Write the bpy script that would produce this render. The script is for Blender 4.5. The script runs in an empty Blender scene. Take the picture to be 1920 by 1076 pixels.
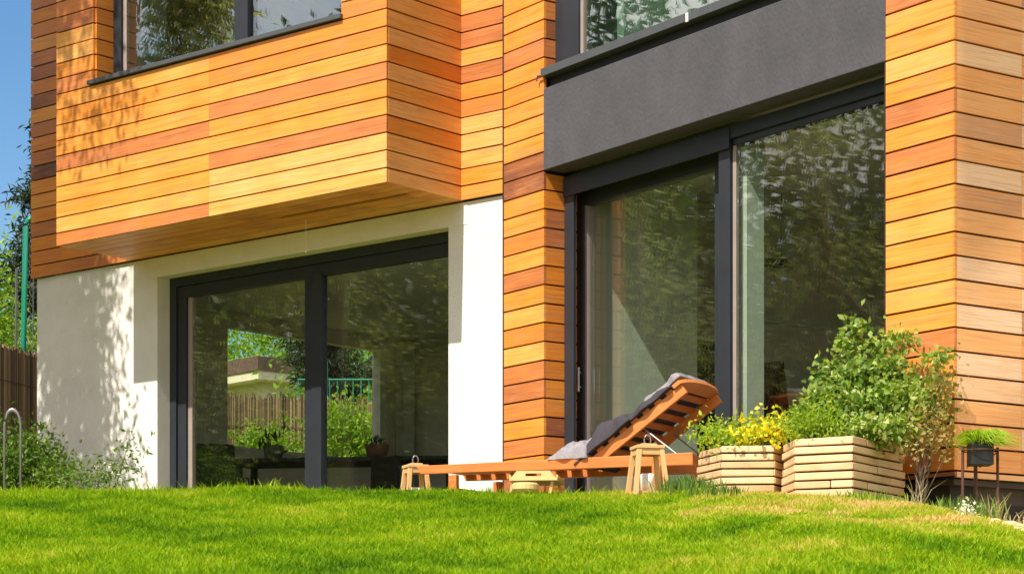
import bpy, math, random
import numpy as np
from mathutils import Matrix, Vector
random.seed(7)
D = bpy.data
scn = bpy.context.scene
COL = scn.collection
R_ = math.radians

SUN = Vector((math.cos(R_(-128.3)) * .6245, math.sin(R_(-128.3)) * .6245, .7810)).normalized()   # towards the sun
# ------------------------------------------------------------------ materials
def mat(name):
    m = D.materials.new(name); m.use_nodes = True
    nt = m.node_tree; nt.nodes.clear()
    out = nt.nodes.new('ShaderNodeOutputMaterial')
    return m, nt, out
def nd(nt, t, **kw):
    n = nt.nodes.new(t)
    for k, v in kw.items():
        if k.startswith('_'): setattr(n, k[1:], v)
        else: n.inputs[k.replace('__', ' ')].default_value = v
    return n
def ramp(nt, stops):
    r = nt.nodes.new('ShaderNodeValToRGB')
    e = r.color_ramp.elements
    while len(e) < len(stops): e.new(0.5)
    for i, (p, c) in enumerate(stops):
        e[i].position = p; e[i].color = (*c, 1)
    return r
def plain(name, color, rough=.6, var=.15, scale=6., bump=.0, bscale=60., metal=0., spec=.5, stretch=(1, 1, 1)):
    m, nt, out = mat(name); L = nt.links.new
    b = nd(nt, 'ShaderNodeBsdfPrincipled', Roughness=rough, Metallic=metal)
    b.inputs['Specular IOR Level'].default_value = spec
    tc = nd(nt, 'ShaderNodeTexCoord'); mp = nd(nt, 'ShaderNodeMapping'); mp.inputs['Scale'].default_value = stretch
    L(tc.outputs['Object'], mp.inputs['Vector'])
    n = nd(nt, 'ShaderNodeTexNoise', Scale=scale, Detail=6., Roughness=.65); L(mp.outputs[0], n.inputs['Vector'])
    lo = tuple(c * (1 - var) for c in color); hi = tuple(min(1, c * (1 + var)) for c in color)
    r = ramp(nt, [(.3, lo), (.7, hi)]); L(n.outputs['Fac'], r.inputs[0]); L(r.outputs[0], b.inputs['Base Color'])
    if bump:
        n2 = nd(nt, 'ShaderNodeTexNoise', Scale=bscale, Detail=4.); L(mp.outputs[0], n2.inputs['Vector'])
        bp = nd(nt, 'ShaderNodeBump', Strength=bump, Distance=.01); L(n2.outputs['Fac'], bp.inputs['Height'])
        L(bp.outputs[0], b.inputs['Normal'])
    L(b.outputs[0], out.inputs[0])
    return m
def toned(name, stops, rough=.6, grain=(1.5, 1.5, 45.), amt=.25, bump=.25, blotch=.0, bscale=3., weather=None):
    """colour from the per-face 'tone' attribute plus streaky grain"""
    m, nt, out = mat(name); L = nt.links.new
    b = nd(nt, 'ShaderNodeBsdfPrincipled', Roughness=rough)
    at = nd(nt, 'ShaderNodeAttribute', _attribute_name='tone')
    tc = nd(nt, 'ShaderNodeTexCoord'); mp = nd(nt, 'ShaderNodeMapping'); mp.inputs['Scale'].default_value = grain
    off = nd(nt, 'ShaderNodeVectorMath', _operation='SCALE'); off.inputs[0].default_value = (13.7, 5.1, 31.3)
    L(at.outputs['Fac'], off.inputs['Scale'])
    ad = nd(nt, 'ShaderNodeVectorMath', _operation='ADD')
    L(tc.outputs['Object'], mp.inputs['Vector']); L(mp.outputs[0], ad.inputs[0]); L(off.outputs[0], ad.inputs[1])
    n = nd(nt, 'ShaderNodeTexNoise', Scale=1., Detail=7., Roughness=.6); L(ad.outputs[0], n.inputs['Vector'])
    n2 = nd(nt, 'ShaderNodeTexNoise', Scale=bscale, Detail=3.); L(tc.outputs['Object'], n2.inputs['Vector'])
    a1 = nd(nt, 'ShaderNodeMath', _operation='MULTIPLY_ADD'); a1.inputs[1].default_value = amt; L(n.outputs['Fac'], a1.inputs[0]); L(at.outputs['Fac'], a1.inputs[2])
    a2 = nd(nt, 'ShaderNodeMath', _operation='MULTIPLY_ADD'); a2.inputs[1].default_value = blotch; L(n2.outputs['Fac'], a2.inputs[0]); L(a1.outputs[0], a2.inputs[2])
    a3 = nd(nt, 'ShaderNodeMath', _operation='SUBTRACT'); a3.inputs[1].default_value = (amt + blotch) / 2; L(a2.outputs[0], a3.inputs[0])
    r = ramp(nt, stops); L(a3.outputs[0], r.inputs[0]); colour = r.outputs[0]
    if weather:      # worn, greyer streaks along each board and a few dark knots
        mp2 = nd(nt, 'ShaderNodeMapping'); mp2.inputs['Scale'].default_value = (2.2, 2.2, 9.); L(tc.outputs['Object'], mp2.inputs['Vector'])
        ad2 = nd(nt, 'ShaderNodeVectorMath', _operation='ADD'); L(mp2.outputs[0], ad2.inputs[0]); L(off.outputs[0], ad2.inputs[1])
        n3 = nd(nt, 'ShaderNodeTexNoise', Scale=1.3, Detail=5., Roughness=.7); L(ad2.outputs[0], n3.inputs['Vector'])
        r3 = ramp(nt, [(.50, (0, 0, 0)), (.72, (.62, .62, .62))]); L(n3.outputs['Fac'], r3.inputs[0])
        m3 = nd(nt, 'ShaderNodeMix', _data_type='RGBA'); L(r3.outputs[0], m3.inputs[0]); L(colour, m3.inputs[6]); m3.inputs[7].default_value = (*weather, 1)
        mp4 = nd(nt, 'ShaderNodeMapping'); mp4.inputs['Scale'].default_value = (2.6, 2.6, 200.); L(tc.outputs['Object'], mp4.inputs['Vector'])
        ad4 = nd(nt, 'ShaderNodeVectorMath', _operation='ADD'); L(mp4.outputs[0], ad4.inputs[0]); L(off.outputs[0], ad4.inputs[1])
        n4 = nd(nt, 'ShaderNodeTexNoise', Scale=1., Detail=3.); L(ad4.outputs[0], n4.inputs['Vector'])
        r4 = ramp(nt, [(.30, (.72, .66, .58)), (.52, (1, 1, 1))]); L(n4.outputs['Fac'], r4.inputs[0])
        m4 = nd(nt, 'ShaderNodeMix', _data_type='RGBA', _blend_type='MULTIPLY'); m4.inputs[0].default_value = 1; L(m3.outputs[2], m4.inputs[6]); L(r4.outputs[0], m4.inputs[7])
        colour = m4.outputs[2]
    L(colour, b.inputs['Base Color'])
    bp = nd(nt, 'ShaderNodeBump', Strength=bump, Distance=.004); L(n.outputs['Fac'], bp.inputs['Height']); L(bp.outputs[0], b.inputs['Normal'])
    L(b.outputs[0], out.inputs[0])
    return m
def foliage(name, stops, trans=.35, rough=.5, tfac=1.6, spec=.35):
    m, nt, out = mat(name); L = nt.links.new
    at = nd(nt, 'ShaderNodeAttribute', _attribute_name='tone')
    r = ramp(nt, stops); L(at.outputs['Fac'], r.inputs[0])
    b = nd(nt, 'ShaderNodeBsdfPrincipled', Roughness=rough); L(r.outputs[0], b.inputs['Base Color']); b.inputs['Specular IOR Level'].default_value = spec
    t = nd(nt, 'ShaderNodeBsdfTranslucent')
    g = nd(nt, 'ShaderNodeMix', _data_type='RGBA', _blend_type='MULTIPLY'); g.inputs[0].default_value = 1
    L(r.outputs[0], g.inputs[6]); g.inputs[7].default_value = (tfac, tfac, tfac * .45, 1)
    L(g.outputs[2], t.inputs[0])
    mx = nd(nt, 'ShaderNodeMixShader'); mx.inputs[0].default_value = trans
    L(b.outputs[0], mx.inputs[1]); L(t.outputs[0], mx.inputs[2]); L(mx.outputs[0], out.inputs[0])
    return m
def glassmat(name, tint, ior, scale=1.0):
    m, nt, out = mat(name); L = nt.links.new
    lw = nd(nt, 'ShaderNodeLayerWeight', Blend=.5)
    pw = nd(nt, 'ShaderNodeMath', _operation='POWER'); pw.inputs[1].default_value = 2.6; L(lw.outputs['Facing'], pw.inputs[0])
    mu = nd(nt, 'ShaderNodeMath', _operation='MULTIPLY_ADD', _use_clamp=True); mu.inputs[1].default_value = 1 - ior; mu.inputs[2].default_value = ior; L(pw.outputs[0], mu.inputs[0])
    t = nd(nt, 'ShaderNodeBsdfTransparent'); t.inputs[0].default_value = (*tint, 1)
    g = nd(nt, 'ShaderNodeBsdfGlossy', Roughness=0.0); g.inputs[0].default_value = (.95, .97, .95, 1)
    mx = nd(nt, 'ShaderNodeMixShader'); L(mu.outputs[0], mx.inputs[0]); L(t.outputs[0], mx.inputs[1]); L(g.outputs[0], mx.inputs[2])
    L(mx.outputs[0], out.inputs[0])
    return m

M = {}
CLAD = [(0., (.92, .49, .17)), (.2, (.90, .39, .07)), (.42, (.82, .26, .022)), (.58, (.66, .22, .06)), (.75, (.46, .15, .05)), (1., (.15, .055, .03))]
M['clad'] = toned('cedar_cladding', CLAD, .5, (1.6, 1.6, 34.), .42, .45, .30, 2.6, (.62, .27, .12))
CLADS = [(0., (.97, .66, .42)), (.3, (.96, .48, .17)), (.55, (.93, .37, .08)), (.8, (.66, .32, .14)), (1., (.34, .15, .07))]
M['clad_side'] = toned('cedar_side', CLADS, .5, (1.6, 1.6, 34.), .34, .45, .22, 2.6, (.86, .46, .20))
M['gap'] = plain('gap_dark', (.03, .012, .006), .9)
def plaster():
    m = plain('white_plaster', (.83, .79, .75), .85, .08, 2.2, .55, 70.); nt = m.node_tree; L = nt.links.new
    b = [n for n in nt.nodes if n.type == 'BSDF_PRINCIPLED'][0]; src = b.inputs['Base Color'].links[0].from_socket
    tc = nd(nt, 'ShaderNodeTexCoord'); sp = nd(nt, 'ShaderNodeSeparateXYZ'); L(tc.outputs['Object'], sp.inputs[0])
    n = nd(nt, 'ShaderNodeTexNoise', Scale=7., Detail=7., Roughness=.7); L(tc.outputs['Object'], n.inputs['Vector'])
    a = nd(nt, 'ShaderNodeMath', _operation='MULTIPLY_ADD'); a.inputs[1].default_value = .75; L(n.outputs['Fac'], a.inputs[0]); a.inputs[2].default_value = 2.58
    d = nd(nt, 'ShaderNodeMath', _operation='SUBTRACT'); L(a.outputs[0], d.inputs[0]); L(sp.outputs['Z'], d.inputs[1])
    mr = nd(nt, 'ShaderNodeMapRange'); mr.inputs[1].default_value = 0; mr.inputs[2].default_value = .3; mr.inputs[4].default_value = .55; L(d.outputs[0], mr.inputs[0])
    mx = nd(nt, 'ShaderNodeMix', _data_type='RGBA'); L(mr.outputs[0], mx.inputs[0]); L(src, mx.inputs[6]); mx.inputs[7].default_value = (.34, .29, .22, 1); L(mx.outputs[2], b.inputs['Base Color'])
    return m
M['plaster'] = plaster()
M['panel'] = plain('charcoal_render', (.074, .071, .082), .8, .2, 2.6, .5, 40., stretch=(1.2, 1.2, .8))
M['frame'] = plain('anthracite_aluminium', (.030, .034, .043), .4, .12, 4., spec=.3)
M['frame_light'] = plain('spacer_bar', (.34, .27, .24), .5, .1, 5.)
M['sill'] = plain('sill_metal', (.075, .082, .09), .38, .1, 5.)
M['rubber'] = plain('black_gasket', (.012, .012, .014), .6)
M['plinth'] = plain('plinth_dark', (.035, .03, .03), .9, .25, 5.)
M['inwall'] = plain('interior_paint', (.62, .62, .57), .9, .03, 2.)
M['inbeige'] = plain('interior_beige', (.66, .60, .55), .9, .05, 2.)
M['ceiling'] = plain('ceiling_paint', (.60, .58, .52), .9, .03)
M['floor'] = plain('interior_floor', (.34, .25, .17), .4, .2, 3.)
M['glass'] = glassmat('tinted_glazing', (.925, .985, .935), .062)
M['glass_up'] = glassmat('upper_glazing', (.80, .93, .86), .22)
M['steel'] = plain('brushed_steel', (.6, .6, .6), .3, .05, metal=1.)
M['lounger'] = toned('lounger_teak', [(0, (.78, .28, .07)), (.5, (.60, .16, .03)), (1, (.26, .06, .015))], .5, (3, 40, 40), .7, .4, .3, 8.)
M['lantern'] = toned('pine_wood', [(0, (.80, .52, .26)), (.5, (.68, .38, .15)), (1, (.42, .2, .08))], .6, (20, 20, 3), .3, .2)
M['bamboo'] = toned('bamboo_wood', [(0, (.85, .62, .30)), (.5, (.76, .48, .18)), (1, (.5, .26, .09))], .5, (3, 20, 20), .3, .2)
M['stone'] = toned('sandstone_block', [(0, (.84, .61, .37)), (.5, (.72, .47, .25)), (1, (.34, .19, .08))], .9, (9, 9, 22), .55, .9, .5, 11.)
M['soil'] = plain('dark_soil', (.035, .022, .014), .95, .4, 20., .8)
M['cush'] = plain('charcoal_cushion_fabric', (.045, .038, .050), .85, .2, 14., .5, 120.)
M['cushl'] = plain('light_grey_fabric', (.27, .25, .27), .85, .2, 20., .5, 120.)
M['wax'] = plain('candle_wax', (.85, .80, .74), .4)
M['grey_metal'] = plain('galvanised', (.26, .25, .25), .4, .15, 8., metal=.6)
M['black'] = plain('black_plastic', (.015, .015, .018), .45)
M['rust'] = plain('rusted_rod', (.10, .035, .018), .7, .3, 20.)
M['reed'] = toned('reed_screen', [(0, (.50, .36, .20)), (.35, (.26, .16, .085)), (1, (.05, .027, .016))], .85, (40, 40, 3), .4, .3)
M['greenpaint'] = plain('green_powder_coat', (.01, .23, .14), .35, .08)
M['bark'] = plain('bark', (.12, .085, .06), .9, .4, 12., .9, 30.)
M['barkp'] = plain('green_stem', (.16, .20, .07), .8, .3, 12.)
M['leaf_mid'] = foliage('foliage_mid', [(0, (.03, .07, .012)), (.5, (.10, .19, .025)), (1, (.24, .36, .05))])
M['leaf_bright'] = foliage('foliage_bright', [(0, (.06, .15, .01)), (.5, (.22, .36, .02)), (1, (.46, .58, .06))], .45)
M['leaf_dark'] = foliage('foliage_dark', [(0, (.010, .022, .012)), (.5, (.028, .055, .026)), (1, (.07, .11, .045))], .2)
M['leaf_olive'] = foliage('foliage_olive', [(0, (.05, .07, .02)), (.5, (.20, .23, .07)), (1, (.62, .62, .34))], .35)
M['leaf_shrub'] = foliage('foliage_shrub', [(0, (.07, .15, .02)), (.5, (.26, .38, .06)), (1, (.58, .64, .24))], .4)
M['leaf_tan'] = foliage('foliage_tan', [(0, (.16, .12, .03)), (.5, (.38, .26, .08)), (1, (.35, .36, .10))], .3)
M['leaf_yellow'] = foliage('foliage_yellow', [(0, (.14, .28, .02)), (.45, (.42, .50, .02)), (.75, (.80, .68, .02)), (1, (.90, .76, .03))], .3)
M['petal'] = foliage('white_petals', [(0, (.7, .7, .6)), (1, (.85, .85, .8))], .3)
M['stalk'] = foliage('dry_stalk', [(0, (.35, .28, .13)), (1, (.55, .48, .28))], .3)
M['grass'] = foliage('lawn_grass', [(0, (.045, .12, .004)), (.28, (.13, .29, .004)), (.6, (.32, .48, .008)), (.85, (.54, .54, .06)), (1, (.74, .56, .24))], .45, .6, 1.25, .15)
M['rail'] = plain('dark_iron', (.05, .03, .02), .6)
M['leather'] = plain('dark_red_leather', (.055, .012, .010), .4, .2)
M['wicker'] = plain('dark_wicker', (.022, .015, .012), .6, .4, 30., .8, 60.)
M['terracotta'] = plain('terracotta', (.22, .09, .06), .8)
M['potgrey'] = plain('grey_pot', (.14, .13, .12), .7)
M['roofbrown'] = plain('brown_fascia', (.13, .07, .055), .7, .25, 6.)
M['cream'] = plain('cream_render', (.75, .66, .48), .85, .06)
M['paver'] = plain('concrete_paver', (.42, .42, .40), .9, .2, 8., .4)
M['blocker'] = plain('blocker_sheet', (.6, .57, .5), .8, .1)
M['brick'] = plain('brick_red', (.25, .10, .06), .9, .3, 12.)

# ------------------------------------------------------------------ mesh tools
class MB:
    def __init__(s): s.v = []; s.f = []; s.t = []
    def poly(s, pts, tone=.5):
        b = len(s.v); s.v += [tuple(p) for p in pts]; s.f.append(tuple(range(b, b + len(pts)))); s.t.append(tone)
    def hexa(s, p, tone=.5):          # p: 4 bottom ccw, 4 top ccw
        b = len(s.v); s.v += [tuple(q) for q in p]
        for q in ((3, 2, 1, 0), (4, 5, 6, 7), (0, 1, 5, 4), (1, 2, 6, 5), (2, 3, 7, 6), (3, 0, 4, 7)):
            s.f.append(tuple(b + i for i in q)); s.t.append(tone)
        return s
    def box(s, x0, x1, y0, y1, z0, z1, tone=.5):
        return s.hexa([(x0, y0, z0), (x1, y0, z0), (x1, y1, z0), (x0, y1, z0), (x0, y0, z1), (x1, y0, z1), (x1, y1, z1), (x0, y1, z1)], tone)
    def bar(s, a, b, w, h, tone=.5, up=(0, 0, 1)):   # rectangular bar a->b
        a = Vector(a); b = Vector(b); d = (b - a).normalized(); u = Vector(up)
        if abs(d.dot(u)) > .98: u = Vector((0, 1, 0))
        r = d.cross(u).normalized() * w / 2; t = r.cross(d).normalized() * h / 2
        return s.hexa([a - r - t, a + r - t, b + r - t, b - r - t, a - r + t, a + r + t, b + r + t, b - r + t], tone)
    def tube(s, pts, rad, n=8, tone=.5, cap=True):
        pts = [Vector(p) for p in pts]; rad = rad if isinstance(rad, (list, tuple)) else [rad] * len(pts)
        rings = []
        for i, p in enumerate(pts):
            d = (pts[min(i + 1, len(pts) - 1)] - pts[max(i - 1, 0)]).normalized()
            u = Vector((0, 0, 1)) if abs(d.z) < .9 else Vector((1, 0, 0))
            a = d.cross(u).normalized(); b2 = d.cross(a)
            base = len(s.v)
            for k in range(n):
                t = 2 * math.pi * k / n
                s.v.append(tuple(p + (a * math.cos(t) + b2 * math.sin(t)) * rad[i]))
            rings.append(base)
        for i in range(len(rings) - 1):
            for k in range(n):
                k2 = (k + 1) % n
                s.f.append((rings[i] + k, rings[i + 1] + k, rings[i + 1] + k2, rings[i] + k2)); s.t.append(tone)
        if cap:
            s.f.append(tuple(rings[0] + k for k in range(n))); s.t.append(tone)
            s.f.append(tuple(rings[-1] + k for k in reversed(range(n)))); s.t.append(tone)
        return s
    def lathe(s, prof, c=(0, 0, 0), n=24, tone=.5):
        rings = []
        for r, z in prof:
            base = len(s.v)
            for k in range(n):
                t = 2 * math.pi * k / n; s.v.append((c[0] + r * math.cos(t), c[1] + r * math.sin(t), c[2] + z))
            rings.append(base)
        for i in range(len(rings) - 1):
            for k in range(n):
                k2 = (k + 1) % n
                s.f.append((rings[i] + k, rings[i] + k2, rings[i + 1] + k2, rings[i + 1] + k)); s.t.append(tone)
        return s
    def build(s, name, m, parent=None, mtx=None, smooth=False, bevel=0.):
        me = D.meshes.new(name); me.from_pydata(s.v, [], s.f)
        a = me.attributes.new('tone', 'FLOAT', 'FACE'); a.data.foreach_set('value', np.array(s.t, dtype=np.float32))
        me.materials.append(M[m] if isinstance(m, str) else m)
        o = D.objects.new(name, me); COL.objects.link(o)
        if smooth: me.polygons.foreach_set('use_smooth', [True] * len(me.polygons))
        if parent: o.parent = parent
        if mtx is not None: o.matrix_basis = mtx
        if bevel:
            b = o.modifiers.new('bevel', 'BEVEL'); b.width = bevel; b.segments = 2; b.limit_method = 'ANGLE'
        return o
def np_mesh(name, V, Fs, tone, m, parent=None, mtx=None):
    """V (n,3), Fs (k, 3 or 4) int array, tone per face"""
    me = D.meshes.new(name); k = Fs.shape[1]
    me.vertices.add(len(V)); me.vertices.foreach_set('co', V.astype(np.float32).ravel())
    me.loops.add(Fs.size); me.loops.foreach_set('vertex_index', Fs.astype(np.int32).ravel())
    me.polygons.add(len(Fs)); me.polygons.foreach_set('loop_start', np.arange(0, Fs.size, k, dtype=np.int32))
    me.update(calc_edges=True)
    a = me.attributes.new('tone', 'FLOAT', 'FACE'); a.data.foreach_set('value', tone.astype(np.float32))
    me.materials.append(M[m])
    o = D.objects.new(name, me); COL.objects.link(o)
    if parent: o.parent = parent
    if mtx is not None: o.matrix_basis = mtx
    return o
def tag(o, label=None, cat=None, group=None, kind=None):
    if label: o['label'] = label
    if cat: o['category'] = cat
    if group: o['group'] = group
    if kind: o['kind'] = kind
    return o
def empty(name, loc, label, cat, group=None, rz=0.):
    o = D.objects.new(name, None); COL.objects.link(o); o.location = loc; o.rotation_euler = (0, 0, rz)
    o.empty_display_size = .2
    return tag(o, label, cat, group)
def copy_tree(o, parent=None):
    c = o.copy(); COL.objects.link(c)
    if parent: c.parent = parent
    for ch in [x for x in D.objects if x.parent == o]: copy_tree(ch, c)
    return c
def fmat(ox, oy, ang): return Matrix.Translation((ox, oy, 0)) @ Matrix.Rotation(ang, 4, 'Z')

# leaf clouds ------------------------------------------------------
def leaf_arrays(P, Nn, size, aspect, tone, rng, droop=0., fold=.25):
    n = len(P)
    d = rng.normal(size=(n, 3)); d[:, 2] -= droop; d += Nn * .8
    d /= np.linalg.norm(d, axis=1)[:, None]
    u = rng.normal(size=(n, 3)); u[:, 2] += .6
    r = np.cross(d, u); r /= np.linalg.norm(r, axis=1)[:, None] + 1e-9
    nn = np.cross(r, d)
    L = (size * rng.uniform(.6, 1.3, n))[:, None]; W = L * aspect
    a = P; b = P + d * L * .5 + r * W * .5 + nn * L * fold * .3; c = P + d * L - nn * L * fold * .4; e = P + d * L * .5 - r * W * .5 + nn * L * fold * .3
    V = np.stack([a, b, c, e], 1).reshape(-1, 3)
    I = np.arange(n)[:, None] * 4
    F = np.concatenate([I + [0, 1, 2], I + [0, 2, 3]], 0)
    t = np.concatenate([tone, tone])
    return V, F, t
def leaf_cloud(name, blobs, size, m, parent=None, aspect=.5, seed=0, droop=.2, shell=.45, clump=1., tonebase=.5, tonevar=.22):
    """blobs: (cx,cy,cz,rx,ry,rz,n); leaves sit in little sprays so that gaps stay between them"""
    rng = np.random.default_rng(seed); Ps = []; Ns = []; Ts = []
    for (cx, cy, cz, rx, ry, rz, n) in blobs:
        ns = max(4, int(n / 14)); per = max(3, int(n / ns))
        u = rng.normal(size=(ns, 3)); u /= np.linalg.norm(u, axis=1)[:, None]
        rad = rng.uniform(0, 1, ns) ** shell
        wob = 1 + .22 * np.sin(u[:, 0] * 5 + seed) * np.cos(u[:, 2] * 4 + cx)
        C = u * (rad * wob)[:, None] * np.array([rx, ry, rz])
        st = rng.normal(tonebase, tonevar * .6, ns)
        spread = size * 1.9 * clump
        off = rng.normal(size=(ns, per, 3)) * spread * np.array([1, 1, .7])
        P = (C[:, None, :] + off).reshape(-1, 3) + np.array([cx, cy, cz])
        Ps.append(P); Ns.append(np.repeat(u, per, 0)); Ts.append(np.repeat(st, per) + rng.normal(0, tonevar * .6, ns * per))
    P = np.concatenate(Ps); N = np.concatenate(Ns); T = np.clip(np.concatenate(Ts), 0, 1)
    V, F, t = leaf_arrays(P, N, size, aspect, T, rng, droop)
    return np_mesh(name, V, F, t, m, parent)
def make_tree(name, label, cat, base, h, crown, leafsize, m, trunk_r=.14, seed=1, group=None, nleaf=9000, aspect=.5, lean=(0, 0), tonebase=.5, shell=.45, droop=.2, cl=1., limbs=True):
    """crown: list of (dx,dy,dz,rx,ry,rz) relative to the base"""
    rng = random.Random(seed)
    root = empty(name, base, label, cat, group)
    mb = MB(); top = Vector((lean[0], lean[1], h))
    pts = [Vector((0, 0, -.3))] + [Vector((lean[0] * t + rng.uniform(-.06, .06), lean[1] * t + rng.uniform(-.06, .06), h * t)) for t in (.15, .35, .55, .75, 1.)]
    mb.tube(pts, [trunk_r * k for k in (1.25, 1., .85, .7, .5, .22)], 10)
    for (dx, dy, dz, rx, ry, rz) in (crown if limbs else ()):
        c = Vector((dx, dy, dz)); s = pts[rng.choice([2, 3, 4])]
        mid = (s + c) / 2 + Vector((rng.uniform(-.15, .15), rng.uniform(-.15, .15), -.1))
        mb.tube([s, mid, c], [trunk_r * .45, trunk_r * .3, trunk_r * .1], 6)
        for k in range(5):
            e = c + Vector((rng.uniform(-1, 1) * rx, rng.uniform(-1, 1) * ry, rng.uniform(-.8, .8) * rz)) * .8
            mb.tube([mid, (mid + e) / 2 + Vector((0, 0, .08)), e], [trunk_r * .18, trunk_r * .12, trunk_r * .04], 5)
    mb.build('trunk', 'bark', root, smooth=True)
    vol = [(c[3] * c[4] * c[5]) ** (2 / 3) for c in crown]; tv = sum(vol)
    blobs = [(*c, int(nleaf * v / tv)) for c, v in zip(crown, vol)]
    leaf_cloud('crown', blobs, leafsize, m, root, aspect, seed, droop, shell, cl, tonebase)
    return root
def make_conifer(name, label, base, h, rad, seed, m='leaf_dark', group=None, whorls=22, n_per=60):
    rng = np.random.default_rng(seed); root = empty(name, base, label, 'conifer', group)
    MB().tube([(0, 0, -.3), (0, 0, h * .5), (0, 0, h)], [.16, .1, .015], 8).build('trunk', 'bark', root, smooth=True)
    Ps = []; Ns = []; Ts = []; bm = MB()
    for w in range(whorls):
        t = (w + .5) / whorls; z = h * (.10 + .88 * t); L = rad * (1 - t) ** .8 + .12
        for k in range(7):
            a = rng.uniform(0, 2 * math.pi); l = L * rng.uniform(.65, 1.2)
            dirv = np.array([math.cos(a), math.sin(a), 0]); q = rng.uniform(-.35, .1)
            r = np.linspace(.1, 1, n_per) * l
            P = np.outer(r, dirv); P[:, 2] = z + q * r + .25 * r * r / max(l, .3)
            tip = P[-1].copy(); bm.tube([(0, 0, z), tuple(P[n_per // 2]), tuple(tip)], [.03, .018, .004], 4, cap=False)
            for j in range(3):
                Pj = P + rng.normal(size=P.shape) * np.array([.07, .07, .03]) * (1.1 + (1 - r / l))[:, None]; Pj[:, 2] -= rng.uniform(0, .10, n_per)
                Ps.append(Pj); Ns.append(np.tile(dirv + [0, 0, -.4], (n_per, 1))); Ts.append(rng.normal(.5, .2, n_per))
    bm.build('branches', 'bark', root)
    V, F, t = leaf_arrays(np.concatenate(Ps), np.concatenate(Ns), .13, .22, np.clip(np.concatenate(Ts), 0, 1), rng, .3)
    np_mesh('needles', V, F, t, m, root)
    return root

# ------------------------------------------------------------------ the ground
CR = [(-60, 2.672, 13.6), (-1.5, 2.672, 13.6), (.13, 2.64, 13.4), (.8, 2.60, 12.9), (1.06, 2.60, 12.6), (1.63, 2.555, 12.2), (2.15, 2.51, 12.0), (2.38, 2.45, 11.9), (2.75, 2.33, 11.75), (4.0, 2.0, 11.2), (60, 1.6, 11.2)]
def ground_z(X, Y):
    X = np.asarray(X, float); Y = np.asarray(Y, float)
    T = np.interp(X, [c[0] for c in CR], [c[1] for c in CR]); Yc = np.interp(X, [c[0] for c in CR], [c[2] for c in CR])
    d = Yc - Y
    s = np.where(d > .35, d - .175, np.where(d > -.35, (d + .35) ** 2 / 1.4 * .5 * 1.0, 0))
    s = np.where(d > .35, d, np.where(d > -.35, (d + .35) ** 2 / 1.4, 0))
    lump = .018 * np.sin(X * 2.1 + 1) * np.sin(Y * 1.7) + .012 * np.sin(X * 5.3 + Y * 3.1)
    return T - .165 * np.minimum(s, 14) + lump * np.clip(d + .6, 0, 1)
def gz(x, y): return float(ground_z(x, y))
xs = np.concatenate([[-400, -120, -50, -25, -14, -9], np.linspace(-6.5, 6.5, 105), [9, 14, 25, 50, 120, 400]])
ys = np.concatenate([[-300, -80, -30, -10, 0, 4], np.linspace(6, 17, 111), [20, 24, 30, 40, 60, 100, 180, 400]])
XX, YY = np.meshgrid(xs, ys); ZZ = ground_z(XX, YY)
V = np.stack([XX.ravel(), YY.ravel(), ZZ.ravel()], 1)
nx, ny = len(xs), len(ys)
I = (np.arange(ny - 1)[:, None] * nx + np.arange(nx - 1)[None, :]).ravel()
Fq = np.stack([I, I + 1, I + 1 + nx, I + nx], 1)
m, nt, out = mat('lawn_soil'); b = nd(nt, 'ShaderNodeBsdfPrincipled', Roughness=.9)
tc = nd(nt, 'ShaderNodeTexCoord'); n = nd(nt, 'ShaderNodeTexNoise', Scale=9., Detail=8.); nt.links.new(tc.outputs['Object'], n.inputs[0])
r = ramp(nt, [(.3, (.09, .12, .02)), (.55, (.19, .21, .04)), (.75, (.30, .27, .10))]); nt.links.new(n.outputs[0], r.inputs[0]); nt.links.new(r.outputs[0], b.inputs[0]); nt.links.new(b.outputs[0], out.inputs[0]); M['lawnsoil'] = m
g = np_mesh('ground', V, Fq, np.full(len(Fq), .5), 'lawnsoil'); tag(g, kind='structure')
g.data.polygons.foreach_set('use_smooth', [True] * len(g.data.polygons))

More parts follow.
